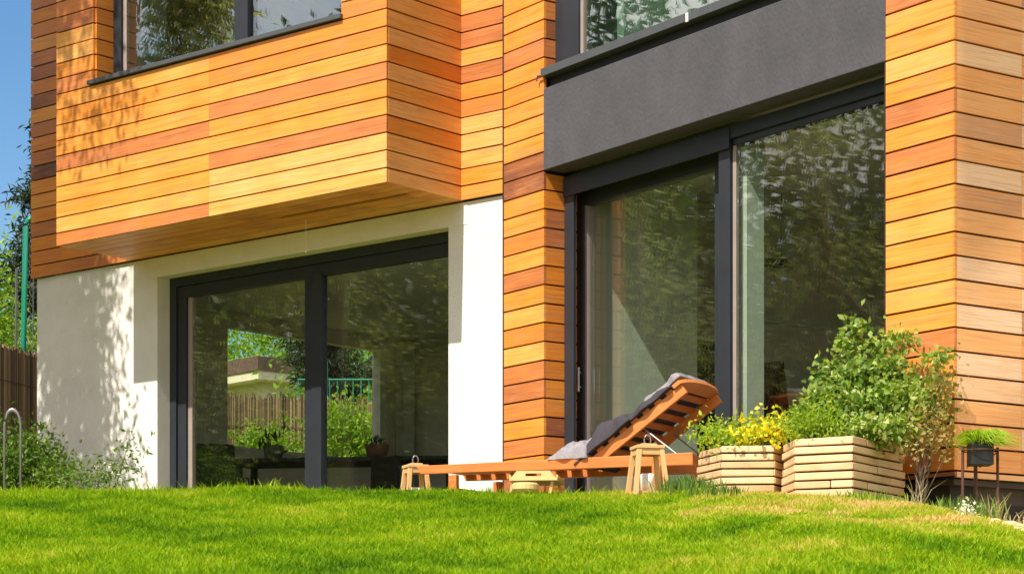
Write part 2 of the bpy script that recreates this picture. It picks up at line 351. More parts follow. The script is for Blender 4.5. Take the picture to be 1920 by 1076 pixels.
# grass blades (uncountable)
rng = np.random.default_rng(11)
def grass_patch(n, x0, x1, y0, y1, h, seed, keep=None, wide=1., shift=0., cone=1):
    rg = np.random.default_rng(seed)
    X = rg.uniform(x0, x1, n); Y = rg.uniform(y0, y1, n)
    k = (np.abs(X) < .25 * Y + .35) if cone > 0 else (np.abs(X) >= .25 * Y + .35)
    if keep is not None: k &= keep(X, Y)
    X, Y = X[k], Y[k]; n = len(X)
    Z = ground_z(X, Y)
    def fbm(X, Y, f, s): return sum(np.sin(X * f * a + Y * f * b + s * c) * w for a, b, c, w in ((1, .7, 1, .4), (-.6, 1.3, 2, .35), (1.9, -1.1, 3, .25), (2.7, 2.3, 4, .2)))
    patch = fbm(X, Y, 2.6, 1.3) * .5 + fbm(X, Y, 7.5, 4.) * .4 + fbm(X, Y, 17., 9.) * .2
    dry = np.clip((X - .2) * .40, 0, .56) * (.5 + .5 * (fbm(X, Y, 5., 7.) > -.15)) * np.clip((Y - 9.0) * .5, .3, 1)
    tone = np.clip(.43 + .38 * patch + dry + rg.normal(0, .09, n), 0, 1)
    H = h * rg.uniform(.45, 1.35, n) * (1 + .45 * np.clip(patch, -1, 1)) * np.clip(1 - dry * .8, .4, 1); Wd = rg.uniform(.0025, .0055, n) * wide; tone = np.clip(tone + shift, 0, 1)
    a = rg.uniform(0, 2 * np.pi, n); ln = rg.uniform(.1, .95, n) * H
    dx, dy = np.cos(a) * ln, np.sin(a) * ln
    a2 = rg.uniform(0, np.pi, n); wx, wy = np.cos(a2) * Wd, np.sin(a2) * Wd
    base = np.stack([X, Y, Z - .004], 1)
    w = np.stack([wx, wy, np.zeros(n)], 1); mid = base + np.stack([dx * .35, dy * .35, H * .6], 1); tip = base + np.stack([dx, dy, H], 1)
    V = np.stack([base - w, base + w, mid + w * .8, mid - w * .8, tip], 1).reshape(-1, 3)
    I = np.arange(n)[:, None] * 5
    F = np.concatenate([I + [0, 1, 2], I + [0, 2, 3], I + [3, 2, 4]], 0)
    return V, F, np.tile(tone, 3)
hide = lambda X, Y: (Y < np.interp(X, [c[0] for c in CR], [c[2] for c in CR]) + .5)
A1 = grass_patch(460000, -3.9, 3.9, 8.6, 14.2, .040, 3, hide)
A3 = grass_patch(60000, -3.9, 3.9, 8.6, 13.9, .026, 8, lambda X, Y: hide(X, Y) & (np.sin(X * 3.3 + 2 * np.sin(Y * 2.1)) * np.sin(Y * 4.1 + 1.5 * np.sin(X * 2.7)) > .55), 2.4, -.16)
A4 = grass_patch(190000, -9., 5.5, 8.6, 14.2, .045, 18, hide, 1.5, 0., -1)
A2 = grass_patch(9000, -5.5, 3.9, 13.0, 15.2, .07, 5)
V = np.concatenate([A1[0], A2[0], A3[0], A4[0]]); F = np.concatenate([A1[1], A2[1] + len(A1[0]), A3[1] + len(A1[0]) + len(A2[0]), A4[1] + len(A1[0]) + len(A2[0]) + len(A3[0])]); T = np.concatenate([A1[2], A2[2], A3[2], A4[2]])
tag(np_mesh('grass', V, F, T, 'grass'), 'short bright green lawn grass with drier yellow patches on the right', 'grass', kind='stuff')
# ------------------------------------------------------------------ the house
LA, RA = math.atan2(-.6433, .7656), math.atan2(-.8228, .5684)
LM, RM = fmat(-.9764, 17.2, LA), fmat(-.0599, 16.512, RA)
house = empty('house', (0, 0, 0), 'timber clad house with white plaster base, charcoal panel and large dark framed glass doors', 'house')
house.matrix_basis = LM
LI = Matrix.Identity(4); RL = LM.inverted() @ RM     # local matrices for the two wings
PITCH = .1378; GAP = .0125
def boards(mb, side, a0, a1, plane, z0, z1, zref, seams=(), seed=0, tones=None, holes=(), lo=.06, hi=.52):
    rg = random.Random(seed); k = math.floor((z0 - zref) / PITCH)
    while zref + k * PITCH < z1:
        za = max(z0, zref + k * PITCH); zb = min(z1, zref + (k + 1) * PITCH)
        if zb - za > .012:
            cuts = [a0] + [q for q in seams if a0 < q < a1] + [a1]
            for j in range(len(cuts) - 1):
                u = rg.random(); t = rg.uniform(lo, hi)
                if u > .76: t = rg.uniform(.5, .68)
                if u > .965: t = .85
                if tones and (k, j) in tones: t = tones[(k, j)]
                segs = [(cuts[j], cuts[j + 1])]
                for (h0, h1, hz0, hz1) in holes:
                    if zb - .001 > hz0 and za + .001 < hz1:
                        ns = []
                        for (p, q) in segs:
                            if q <= h0 or p >= h1: ns.append((p, q)); continue
                            if p < h0: ns.append((p, h0))
                            if q > h1: ns.append((h1, q))
                        segs = ns
                for (p, q) in segs:
                    e = .0008 if j else 0; dz = rg.uniform(-.0006, .0006); pr = rg.uniform(0, .0012)
                    if side == 'A': mb.box(p + e, q - .0006, plane - pr, plane + .02, za + GAP / 2 + dz, zb - GAP / 2 + dz, t)
                    else: mb.box(plane - .02, plane + pr, p + e, q - .0006, za + GAP / 2 + dz, zb - GAP / 2 + dz, t)
        k += 1
ZL = 5.488; ZR = 5.214
# left wing cladding: bay front, bay side, back wall, window reveal
mb = MB()
WIN = (-3.55, -.493, 6.77, 8.4)
tn = {(-1, 0): .58, (-1, 1): .12, (0, 0): .18, (0, 1): .05, (1, 0): .30, (1, 1): .1, (2, 0): .28, (2, 1): .62, (3, 0): .25, (3, 1): .30, (4, 0): .22, (4, 1): .34, (5, 0): .63, (5, 1): .60,
      (6, 0): .30, (6, 1): .28, (7, 0): .36, (7, 1): .46, (8, 0): .26, (8, 1): .40, (9, 0): .55, (9, 1): .5, (10, 0): .35, (10, 1): .2}
tn[(5, 0)] = .3; tn[(4, 0)] = .64
boards(mb, 'A', -4.063, 0, 0, 5.37, 8.9, ZL, [-2.042], 4, tn, [WIN])
boards(mb, 'B', .021, .879, 0, 5.37, 8.9, ZL, [], 9, {(7, 0): .05, (8, 0): .12, (6, 0): .44, (5, 0): .03, (4, 0): .22, (3, 0): .02, (2, 0): .36, (1, 0): .12, (0, 0): .06, (-1, 0): .03, (9, 0): .12}, lo=.02, hi=.18)  # pale tones lift the shaded bay side, standing in for bounce light
boards(mb, 'A', .0, .60, .88, 5.37, 8.9, ZL, [], 21, lo=.04, hi=.4)
boards(mb, 'A', -5.57, -4.0, .88, 5.366, 8.9, ZL, [-5.10], 33, {(6, 0): .95, (13, 0): .8, (9, 0): .7}, lo=.25, hi=.62)  # strip toned darker: some tree shade is put into the board colour
boards(mb, 'A', -4.0, 0., .88, 5.366, 5.50, ZL, [], 34)
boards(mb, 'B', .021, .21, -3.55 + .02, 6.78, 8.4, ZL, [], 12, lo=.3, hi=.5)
mb.build('cladding', 'clad', house)
# dark membrane behind the boards
mb = MB()
mb.box(-4.05, -3.575, .023, .06, 5.39, 8.9); mb.box(-3.58, -.0215, .023, .06, 5.39, 6.70); mb.box(-.48, -.0215, .023, .06, 6.70, 8.9)
mb.box(-.06, -.023, .061, .9, 5.39, 8.9); mb.box(-5.55, .6, .903, .94, 5.38, 8.9); mb.box(-4.05, -4.01, .061, .9, 5.39, 8.9)
mb.box(-3.6, -3.573, .06, .25, 6.7, 8.4)
mb.build('membrane', 'gap', house)
# soffit of the bay: boards running along the bay, dark slot between
mb = MB(); rg = random.Random(5); w = .022
for wb, full in ((.145, 1), (.27, 1), (.40, 1), (.455, 0), (.58, 1), (.72, 1), (.877, 1)):
    z = 5.3715 + rg.uniform(0, .002)
    if full: mb.box(-4.06, -.002, w, wb - .010, z, 5.388, rg.uniform(.02, .3))
    else:
        mb.box(-4.06, -1.62, w, wb - .010, z, 5.388, .4); mb.box(-.16, -.002, w, wb - .010, z, 5.388, .4)
    w = wb
mb.build('soffit', 'clad', house)
MB().box(-4.0, -.07, .03, .87, 5.40, 5.42).build('soffit_membrane', 'gap', house)
# plaster walls
mb = MB(); P = .915
mb.box(-5.52, -3.756, P, P + .25, 2.4, 5.364); mb.box(-.17, .62, P, P + .25, 2.4, 5.364); mb.box(-3.756, -.17, P, P + .25, 5.19, 5.364)
mb.build('plaster_wall', 'plaster', house)
MB().box(-4.033, .038, P - .004, P, 5.183, 5.362).build('shutter_lintel', 'plaster', house)
# ---- sliding door, left wing
def sub(mb, name, m, parent, mtx=None, **k): return mb.build(name, m, parent, mtx, **k)
DW = 1.063; mb = MB()
mb.box(-3.756, -.17, DW, DW + .10, 5.105, 5.19); mb.box(-3.756, -3.67, DW, DW + .10, 2.70, 5.105); mb.box(-.256, -.17, DW, DW + .10, 2.70, 5.105)
mb.box(-3.67, -.256, DW, DW + .10, 2.70, 2.76)
mb.box(-3.668, -.258, DW + .022, DW + .09, 5.0, 5.103); mb.box(-3.668, -3.557, DW + .022, DW + .09, 2.76, 5.0); mb.box(-2.005, -1.92, DW + .022, DW + .09, 2.76, 5.0)
mb.box(-1.915, -1.795, DW + .012, DW + .09, 2.76, 5.04); mb.box(-.33, -.258, DW + .03, DW + .09, 2.76, 5.0); mb.box(-3.668, -.258, DW + .03, DW + .09, 2.76, 2.84)
door1 = mb.build('sliding_door', 'frame', house, bevel=.003)
MB().box(-3.556, -3.50, DW + .05, DW + .09, 2.84, 5.0).build('spacer_bar', 'frame_light', door1)
MB().box(-3.557, -2.0, DW + .055, DW + .079, 2.84, 5.0).build('glass', 'glass', door1)
MB().box(-1.795, -.33, DW + .055, DW + .079, 2.84, 5.0).build('glass', 'glass', door1)
# ---- upper window of the bay
mb = MB(); WW = .21
mb.box(-3.55, -.47, WW, WW + .08, 6.77, 6.86); mb.box(-3.55, -3.43, WW, WW + .08, 6.86, 8.4); mb.box(-1.96, -1.80, WW, WW + .08, 6.86, 8.4); mb.box(-.55, -.47, WW, WW + .08, 6.86, 8.4)
mb.box(-3.43, -.55, WW, WW + .08, 8.32, 8.4)
win1 = mb.build('window', 'frame', house, bevel=.003)
MB().box(-3.43, -3.385, WW + .03, WW + .07, 6.86, 8.32).build('spacer_bar', 'frame_light', win1)
MB().box(-3.43, -1.96, WW + .035, WW + .059, 6.86, 8.32).build('glass', 'glass_up', win1)
MB().box(-1.80, -.55, WW + .035, WW + .059, 6.86, 8.32).build('glass', 'glass_up', win1)
MB().box(-3.60, -.475, -.035, WW, 6.735, 6.772).build('sill', 'sill', win1, bevel=.003)
# ---- right wing cladding
mb = MB()
boards(mb, 'A', 0, .516, 0, 2.72, 8.9, ZR, [], 51, {}, lo=.12, hi=.45)
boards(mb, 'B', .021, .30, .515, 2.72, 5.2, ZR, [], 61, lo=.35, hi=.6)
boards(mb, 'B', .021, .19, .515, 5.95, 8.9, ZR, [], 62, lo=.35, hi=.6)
mb.build('cladding', 'clad', house, RL)
mb = MB(); boards(mb, 'A', 4.035, 4.596, 0, 2.70, 8.9, ZR, [], 52, {}, lo=.12, hi=.42); mb.build('cladding', 'clad', house, RL)
mb = MB()
boards(mb, 'B', .021, 5.0, 4.595, 2.69, 8.9, ZR, [.56, 2.3], 73, {(3, 0): .25, (2, 0): .45, (1, 0): .42, (0, 0): .48, (-1, 0): .12, (-2, 0): .50, (-3, 0): .46, (-4, 0): .74, (-5, 0): .46, (-6, 0): .10, (-7, 0): .72, (-8, 0): .40, (-9, 0): .34, (-10, 0): .10, (-11, 0): .28, (-12, 0): .02, (-13, 0): .34, (-14, 0): .04, (-15, 0): .12, (-16, 0): .30, (-17, 0): .42, (-18, 0): .48}, lo=.04, hi=.42)  # sun band also put into board tones: paler inside it, oranger above and below
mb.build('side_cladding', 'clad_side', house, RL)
mb = MB()
mb.box(.0, .49, .023, .06, 2.74, 8.9); mb.box(4.04, 4.57, .023, .06, 2.72, 8.9); mb.box(4.53, 4.572, .061, 5., 2.72, 8.9)
mb.box(.44, .492, .061, .285, 2.74, 5.2); mb.box(.44, .492, .061, .2, 5.2, 8.9); mb.box(-.02, -.001, .0, 5., 2.7, 8.9); mb.box(4.02, 4.034, .001, .2, 2.74, 8.9)
mb.build('membrane', 'gap', house, RL)
mb = MB(); mb.box(0.02, 4.50, .06, 5., 2.0, 2.69); mb.build('plinth', 'plinth', house, RL)
MB().box(-.0, 4.56, .03, 5., 2.655, 2.688).build('base_flashing', 'rail', house, RL)
mb = MB(); mb.box(3.9, 4.28, .045, .058, 2.44, 2.62); v1 = mb.build('cellar_vent', 'sill', house, RL)
# panel, its shadow gap and the sill over it
MB().box(.517, 4.034, -.006, .171, 5.215, 5.808).build('render_panel', 'panel', house, RL, bevel=.004)
MB().box(.517, 4.034, .05, .17, 5.81, 5.890).build('shadow_gap', 'rubber', house, RL)  # recess coloured black: the sill's shadow is put into the colour
mb = MB(); W2 = .10
mb.box(.517, 4.034, W2, W2 + .08, 5.95, 5.985); mb.box(.517, .80, W2, W2 + .08, 5.985, 8.4); mb.box(4.0, 4.034, W2, W2 + .08, 5.985, 8.4); mb.box(.80, 4.0, W2, W2 + .08, 8.33, 8.4); mb.box(2.6, 2.7, W2, W2 + .08, 5.985, 8.33)
win2 = mb.build('window', 'frame', house, RL, bevel=.003)
MB().box(.80, .835, W2 + .02, W2 + .06, 5.985, 8.33).build('spacer_bar', 'frame_light', win2)
MB().box(.80, 2.6, W2 + .035, W2 + .059, 5.985, 8.33).build('glass', 'glass_up', win2)
MB().box(2.7, 4.0, W2 + .035, W2 + .059, 5.985, 8.33).build('glass', 'glass_up', win2)
mb = MB(); mb.box(.512, 4.034, -.030, W2, 5.892, 5.950)
mb.tube([(.515, -.025, 5.90), (.475, -.03, 5.905), (.465, -.03, 5.895), (.465, -.03, 5.87)], .008, 6)
mb.build('sill', 'sill', win2, bevel=.004)
MB().box(2.19, 2.215, -.038, -.0305, 5.885, 5.945).build('sill_clip', 'wax', win2)
# ---- sliding door, right wing
DR = .172; mb = MB()
mb.box(.53, 4.03, DR, DR + .10, 5.10, 5.19); mb.box(.53, .643, DR, DR + .026, 2.70, 5.10); mb.box(3.95, 4.03, DR, DR + .10, 2.70, 5.10)
mb.box(.53, 2.40, DR - .012, DR, 5.035, 5.175)
mb.box(2.27, 2.385, DR + .008, DR + .06, 2.76, 5.10)
mb.box(.605, 3.95, DR + .012, DR + .09, 2.70, 2.80)
mb.box(.452, .575, .31, .40, 2.80, 5.02); mb.box(.44, 2.32, .31, .40, 4.985, 5.10); mb.box(.30, 2.32, DR + .10, .42, 5.101, 5.19); mb.box(.30, .451, .29, .42, 2.7, 5.1); mb.box(2.075, 2.36, .31, .40, 2.8, 4.985)
mb.box(2.401, 3.949, DR + .024, DR + .09, 5.055, 5.099); mb.box(2.386, 2.392, DR + .03, DR + .06, 2.8, 5.055)
door2 = mb.build('sliding_door', 'frame', house, RL, bevel=.003)
MB().box(.4515, .47, .30, .309, 2.8, 5.0).build('gasket', 'rubber', door2)
MB().box(.576, .606, .325, .395, 2.8, 4.984).build('spacer_bar', 'frame_light', door2)
MB().box(2.393, 2.425, DR + .03, DR + .06, 2.8, 5.055).build('spacer_bar', 'frame_light', door2)
MB().box(.607, 2.074, .35, .374, 2.8, 4.984).build('glass', 'glass', door2)
MB().box(2.43, 3.95, DR + .035, DR + .059, 2.8, 5.055).build('glass', 'glass', door2)
mb = MB(); mb.bar((.550, .280, 3.62), (.550, .280, 3.80), .030, .014); mb.box(.544, .556, .286, .3095, 3.65, 3.665); mb.box(.544, .556, .286, .3095, 3.755, 3.77)
mb.build('handle', 'steel', door2, bevel=.002)
# ---- shell of the house: slabs, inner walls, roofs
mb = MB()
mb.box(-5.38, .9, 1.17, 6.1, 2.55, 2.74); mb.build('interior_floor', 'floor', house)
MB().box(.55, 4.5, .29, 5.2, 2.56, 2.745).build('interior_floor', 'floor', house, RL)
mb = MB(); mb.box(-5.52, .62, 1.168, 6.2, 5.331, 5.362); mb.build('ceiling', 'ceiling', house)
MB().box(.21, 4.45, .29, 5.0, 5.25, 5.27).build('ceiling', 'ceiling', house, RL)
mb = MB()  # left wing: end wall with window hole, back wall with hole, right wall
mb.box(-5.5, -5.4, 1.17, 3.30, 2.5, 5.33); mb.box(-5.5, -5.4, 5.60, 6.2, 2.5, 5.33); mb.box(-5.5, -5.4, 3.30, 5.6, 2.5, 3.88); mb.box(-5.5, -5.4, 3.30, 5.6, 5.17, 5.33)
mb.box(-5.4, -.95, 6.1, 6.2, 2.5, 5.33); mb.box(.5, 3.0, 6.1, 6.2, 2.5, 5.33); mb.box(-.95, .5, 6.1, 6.2, 4.9, 5.33); mb.box(-.95, .5, 6.1, 6.2, 2.5, 3.1)
mb.build('interior_wall', 'inbeige', house)
mb = MB()
mb.box(-5.39, -5.30, 5.52, 5.62, 3.88, 5.17); mb.box(-5.39, -5.33, 3.30, 5.52, 3.88, 3.92)
mb.box(-5.38, -5.26, 5.86, 6.05, 2.75, 5.25)
mb.build('garden_window_frame', 'inwall', house)
mb = MB()  # right wing: stub partition by the door, long partition, back wall, side wall
mb.box(.40, .54, .43, 1.42, 2.745, 5.25); mb.build('partition', 'inwall', house, RL)
mb = MB(); mb.box(.10, .20, 2.05, 5.0, 2.745, 5.25); mb.box(.10, .20, 1.2, 2.05, 4.16, 5.25); mb.box(.20, 4.45, 5.0, 5.1, 2.7, 5.25); mb.box(4.46, 4.52, .2, 5., 2.7, 5.25)
mb.build('interior_wall', 'inbeige', house, RL)
MB().box(2.386, 2.455, .27, .42, 2.745, 5.2).build('white_pillar', 'inwall', house, RL)
MB().box(.2, .23, 2.2, 4.6, 4.36, 4.42).build('wall_shelf', 'inwall', house, RL)
mb = MB()   # upper storey
mb.box(-5.55, .6, .95, 6.2, 5.45, 5.6); mb.box(-4.0, -.07, .3, .95, 5.45, 5.6); mb.box(-5.55, .6, 5.9, 6.2, 5.6, 8.9); mb.box(-5.55, -5.45, .95, 5.9, 5.6, 8.9); mb.box(-3.62, -3.61, .4, 3., 5.6, 8.6); mb.box(.5, .6, .95, 5.9, 5.6, 8.9); mb.box(-4.0, -.07, 3.2, 3.3, 5.6, 8.9)
mb.build('upper_walls', 'inbeige', house)
mb = MB(); mb.box(.1, 4.5, .25, 5.1, 5.30, 5.55); mb.box(.1, 4.5, 4.9, 5.1, 5.55, 8.9); mb.box(.1, .2, .25, 4.9, 5.55, 8.9); mb.box(4.45, 4.52, .25, 4.9, 5.55, 8.9); mb.box(1.0, 1.08, .3, 2.5, 5.55, 8.8)
mb.build('upper_walls', 'inwall', house, RL)
mb = MB(); mb.box(-5.6, .62, -.03, 6.3, 8.9, 9.15)
mb.build('roof', 'sill', house)
MB().box(-.03, 4.62, -.03, 5.2, 8.9, 9.15).build('roof', 'sill', house, RL)
mb = MB(); mb.tube([(-1.50, .60, 5.37), (-1.497, .598, 5.28), (-1.503, .60, 5.20), (-1.49, .6, 5.14), (-1.50, .60, 5.11)], .003, 6); mb.lathe([(0, -.012), (.009, -.006), (.009, .006), (0, .012)], (-1.5, .6, 5.10), 8)
mb.build('dangling_cord', 'wax', house)
# paving strip in front of the doors
mb = MB()
for i in range(7):
    mb.box(.55 + i * .5, .55 + i * .5 + .49, -.62, -.06, 2.55, 2.665)
tag(mb.build('terrace', 'paver', None, RM, bevel=.006), kind='structure')

# ------------------------------------------------------------------ sun lounger
lo = empty('sun_lounger', (-.625, 14.79, 2.69), 'reddish wooden slatted sun lounger with raised backrest on the lawn edge', 'sun lounger', rz=math.atan2(-.471, .882))
def LZ(z): return z - 2.69
RT = LZ(2.945); Wd = .62
for y in (0, Wd):
    mb = MB(); mb.hexa([(0.02, y - .016, RT - .055), (2.0, y - .016, RT - .078), (2.0, y + .016, RT - .078), (.02, y + .016, RT - .055), (-.01, y - .016, RT), (2.0, y - .016, RT), (2.0, y + .016, RT), (-.01, y + .016, RT)], .35)
    mb.build('side_rail', 'lounger', lo, bevel=.004)
for x in (.27, 1.75):
    for y in (0, Wd):
        mb = MB(); mb.box(x - .03, x + .03, y - .02, y + .02, 0, RT - .07, .4); mb.build('leg', 'lounger', lo, bevel=.003)
for q in ((.255, .285, .022, Wd - .022, .06, .10), (1.735, 1.765, .022, Wd - .022, .06, .10), (1.96, 1.985, .018, Wd - .018, RT - .07, RT - .01)): MB().box(*q).build('crossbar', 'lounger', lo)
for i in range(11):
    x = .02 + i * .117
    MB().box(x, x + .085, .018, Wd - .018, RT - .020, RT - .004, .3 + .04 * (i % 5)).build('slat', 'lounger', lo, bevel=.003)
hx, hz = 1.30, RT - .02; tx, tz = 1.925, LZ(3.355); bl = math.hypot(tx - hx, tz - hz); ba = math.atan2(tz - hz, tx - hx)
BM = Matrix.Translation((hx, 0, hz)) @ Matrix.Rotation(-ba, 4, 'Y')
mb = MB()
for y in (.03, Wd - .03): mb.box(-.02, bl, y - .014, y + .014, -.035, .03, .25)
back = mb.build('backrest', 'lounger', lo, BM, bevel=.003)
for i in range(7):
    x = .05 + i * .098
    MB().box(x, x + .052, .012, Wd - .012, .0305, .048, .45).build('slat', 'lounger', back, bevel=.003)
mb = MB()      # rounded head board
n = 10
for i in range(n):
    t0, t1 = i / n, (i + 1) / n; f = lambda t: bl + .005 + .045 * math.sin(math.pi * t) ** .6
    y0, y1 = -.005 + (Wd + .01) * t0, -.005 + (Wd + .01) * t1
    mb.hexa([(bl - .05, y0, .031), (f(t0), y0, .031), (f(t1), y1, .031), (bl - .05, y1, .031), (bl - .05, y0, .056), (f(t0), y0, .056), (f(t1), y1, .056), (bl - .05, y1, .056)], .2)
mb.build('headboard', 'lounger', back)
for y in (.06, Wd - .06):
    mb = MB(); mb.tube([(1.62, y, hz + .20), (1.90, y, RT - .03)], .0055, 6); mb.tube([(1.62, y, hz + .20), (1.66, y, hz + .235)], .0055, 6); mb.build('prop_rod', 'grey_metal', lo)
# cushions (lie on the lounger: things of their own)
def pad(name, mtx, L0, L1, y0, y1, thick, label, m, seed, cat, fold=1., nu=48, nv=36):
    rg = np.random.default_rng(seed); u = np.linspace(0, 1, nu); v = np.linspace(0, 1, nv)
    U, Vv = np.meshgrid(u, v, indexing='ij')
    e = (np.clip(1 - np.abs(2 * U - 1) ** 6, 0, 1) ** .4) * (np.clip(1 - np.abs(2 * Vv - 1) ** 6, 0, 1) ** .4)
    wr = .22 * np.sin(U * 17 + 4 * np.sin(Vv * 5 + seed) + seed) * fold + .18 * np.sin(U * 8 - Vv * 9 + seed * 2) * fold + .12 * np.sin(Vv * 21 + U * 9) + .10 * np.abs(np.sin(U * 31 + Vv * 13))
    top = thick(U) * e * (1 + wr * .55)
    X = L0 + (L1 - L0) * U; Y = y0 + (y1 - y0) * Vv + .01 * np.sin(U * 12)
    Vt = np.stack([X, Y, top + .002], -1).reshape(-1, 3); Vb = np.stack([X, Y, np.zeros_like(X)], -1).reshape(-1, 3)
    mb = MB(); mb.v = [tuple(p) for p in Vt] + [tuple(p) for p in Vb]; N = nu * nv
    for i in range(nu - 1):
        for j in range(nv - 1):
            a = i * nv + j; mb.f.append((a, a + nv, a + nv + 1, a + 1)); mb.f.append((N + a + 1, N + a + nv + 1, N + a + nv, N + a))
    for i in range(nu - 1):
        a = i * nv; mb.f.append((a, N + a, N + a + nv, a + nv)); b2 = a + nv - 1; mb.f.append((b2, b2 + nv, N + b2 + nv, N + b2))
    for j in range(nv - 1):
        mb.f.append((j, j + 1, N + j + 1, N + j)); a = (nu - 1) * nv + j; mb.f.append((a + 1, a, N + a, N + a + 1))
    mb.t = [.5] * len(mb.f)
    o = mb.build(name, m, None, mtx, smooth=True)
    tag(o, label, cat); return o
LOM = fmat(-.625, 14.79, math.atan2(-.471, .882)); LOM.translation.z = 2.69
UP = LOM @ BM @ Matrix.Translation((0, 0, .049))
pad('lounger_cushion', UP, -.12, .36, -.03, Wd - .02, lambda U: .055 + .05 * np.sin(np.pi * U) + .05 * U ** 6, 'charcoal padded cushion bunched on the lower half of the lounger backrest', 'cush', 2, 'cushion', 1.3)
pad('head_cushion', UP, .33, .70, -.02, Wd - .03, lambda U: .065 - .02 * U, 'dark cushion at the head end of the lounger backrest', 'cush', 5, 'cushion', 1.)
pad('folded_towel', UP @ Matrix.Translation((0, 0, .032)), .46, .78, .03, Wd - .1, lambda U: .05 + .012 * np.sin(U * 9), 'light grey cloth draped over the top of the lounger backrest', 'cushl', 8, 'towel', .8)
pad('seat_pillow', LOM @ Matrix.Translation((0, 0, RT - .003)), .98, 1.27, -.03, Wd - .05, lambda U: .04 + .11 * U, 'pale grey pillow lying flat on the lounger seat below the backrest', 'cushl', 3, 'pillow', 1.1)

# ------------------------------------------------------------------ wooden lanterns
def make_lantern(loc, H, W, label, ang):
    r = empty('wooden_lantern', loc, label, 'lantern', 'wooden candle lanterns by the lounger', rz=ang)
    b = W / 2; t = W * .36
    for sx in (-1, 1):
        for sy in (-1, 1):
            k = .022
            mb = MB(); p0 = Vector((sx * (b - k / 2), sy * (b - k / 2), 0)); p1 = Vector((sx * (t - k / 2), sy * (t - k / 2), H))
            mb.bar(p0, p1, k * 1.25, k * 1.25, .35); mb.build('post', 'lantern', r, bevel=.002)
    mb = MB(); mb.box(-t - .008, t + .008, -t - .008, t + .008, H, H + .02, .3); mb.box(-t * .6, t * .6, -t * .6, t * .6, H + .0205, H + .032, .4); mb.build('top', 'lantern', r, bevel=.003)
    mb = MB(); mb.box(-b + .024, b - .024, -b + .024, b - .024, .012, .028, .4)
    mb.build('base', 'lantern', r)
    for q in (-1, 1):
        mb = MB(); mb.box(-t + .01, t - .01, q * (t - .006) - .006, q * (t - .006) + .006, H - .035, H - .002, .4); mb.box(q * (t - .006) - .006, q * (t - .006) + .006, -t + .004, t - .004, H - .035, H - .003, .4); mb.build('apron', 'lantern', r)
    MB().lathe([(0, 0), (.042, 0), (.042, .10), (.036, .105), (0, .10)], (0, 0, .028), 20).build('candle', 'wax', r, smooth=True)
    pts = [(math.cos(a) * .020, 0, H + .055 + math.sin(a) * .030) for a in np.linspace(-math.pi / 2, 1.5 * math.pi, 18)]
    MB().tube(pts, .005, 6, cap=False).build('handle', 'grey_metal', r, smooth=True)
    return r
def atpx(x, Y): return (x - 960) / 4140 * Y
l1 = make_lantern((atpx(779, 15.05), 15.05, 2.69), .265, .185, 'small pine lantern with metal ring handle at the foot end of the lounger', .35)
l2 = make_lantern((atpx(1214, 12.95), 12.95, 2.60), .275, .215, 'larger pine lantern with white candle in front of the raised backrest', .2)

# tray table
tr = empty('tray_table', (atpx(1000, 13.9), 13.9, 2.69), 'low pale bamboo tray table with slotted end in front of the lounger', 'tray table', rz=-.12)
mb = MB()
yf = 0.
prof = [(-.155, 0), (.155, 0), (.115, .05), (-.115, .05)]   # slotted end board
def slab(mb, x0, x1, z0, z1, y0=-.006, y1=.006, t=.3): mb.box(x0, x1, y0, y1, z0, z1, t)
zb = .085
mb.hexa([(-.155, -.006, zb), (-.05, -.006, zb), (-.05, .006, zb), (-.155, .006, zb), (-.105, -.006, zb + .06), (-.05, -.006, zb + .06), (-.05, .006, zb + .06), (-.105, .006, zb + .06)], .3)
mb.hexa([(.05, -.006, zb), (.155, -.006, zb), (.155, .006, zb), (.05, .006, zb), (.05, -.006, zb + .06), (.105, -.006, zb + .06), (.105, .006, zb + .06), (.05, .006, zb + .06)], .3)
slab(mb, -.05, .05, zb, zb + .026); slab(mb, -.05, .05, zb + .044, zb + .06)
mb.build('end_board', 'bamboo', tr)
mb = MB(); mb.box(-.150, .150, .007, .46, zb + .004, zb + .014, .35); mb.box(.144, .154, .007, .46, zb + .014, zb + .035, .4); mb.box(-.154, -.144, .007, .46, zb + .014, zb + .035, .4); mb.build('tray', 'bamboo', tr)
for x, x2, y in ((-.13, -.15, .03), (.12, .10, .03), (-.13, -.1, .42), (.12, .15, .42)):
    MB().bar((x2, y, 0), (x, y, zb + .004), .014, .018, .4).build('leg', 'bamboo', tr)
mb = MB(); mb.lathe([(0, 0), (.07, 0), (.085, .02), (.085, .05), (.07, .06), (0, .06)], (0, 0, 0), 20, .3)
o = mb.build('wooden_bowl', 'bamboo', None, Matrix.Translation((atpx(985, 13.75), 13.75, 2.685))); tag(o, 'tan round wooden bowl on the grass below the tray table', 'bowl')

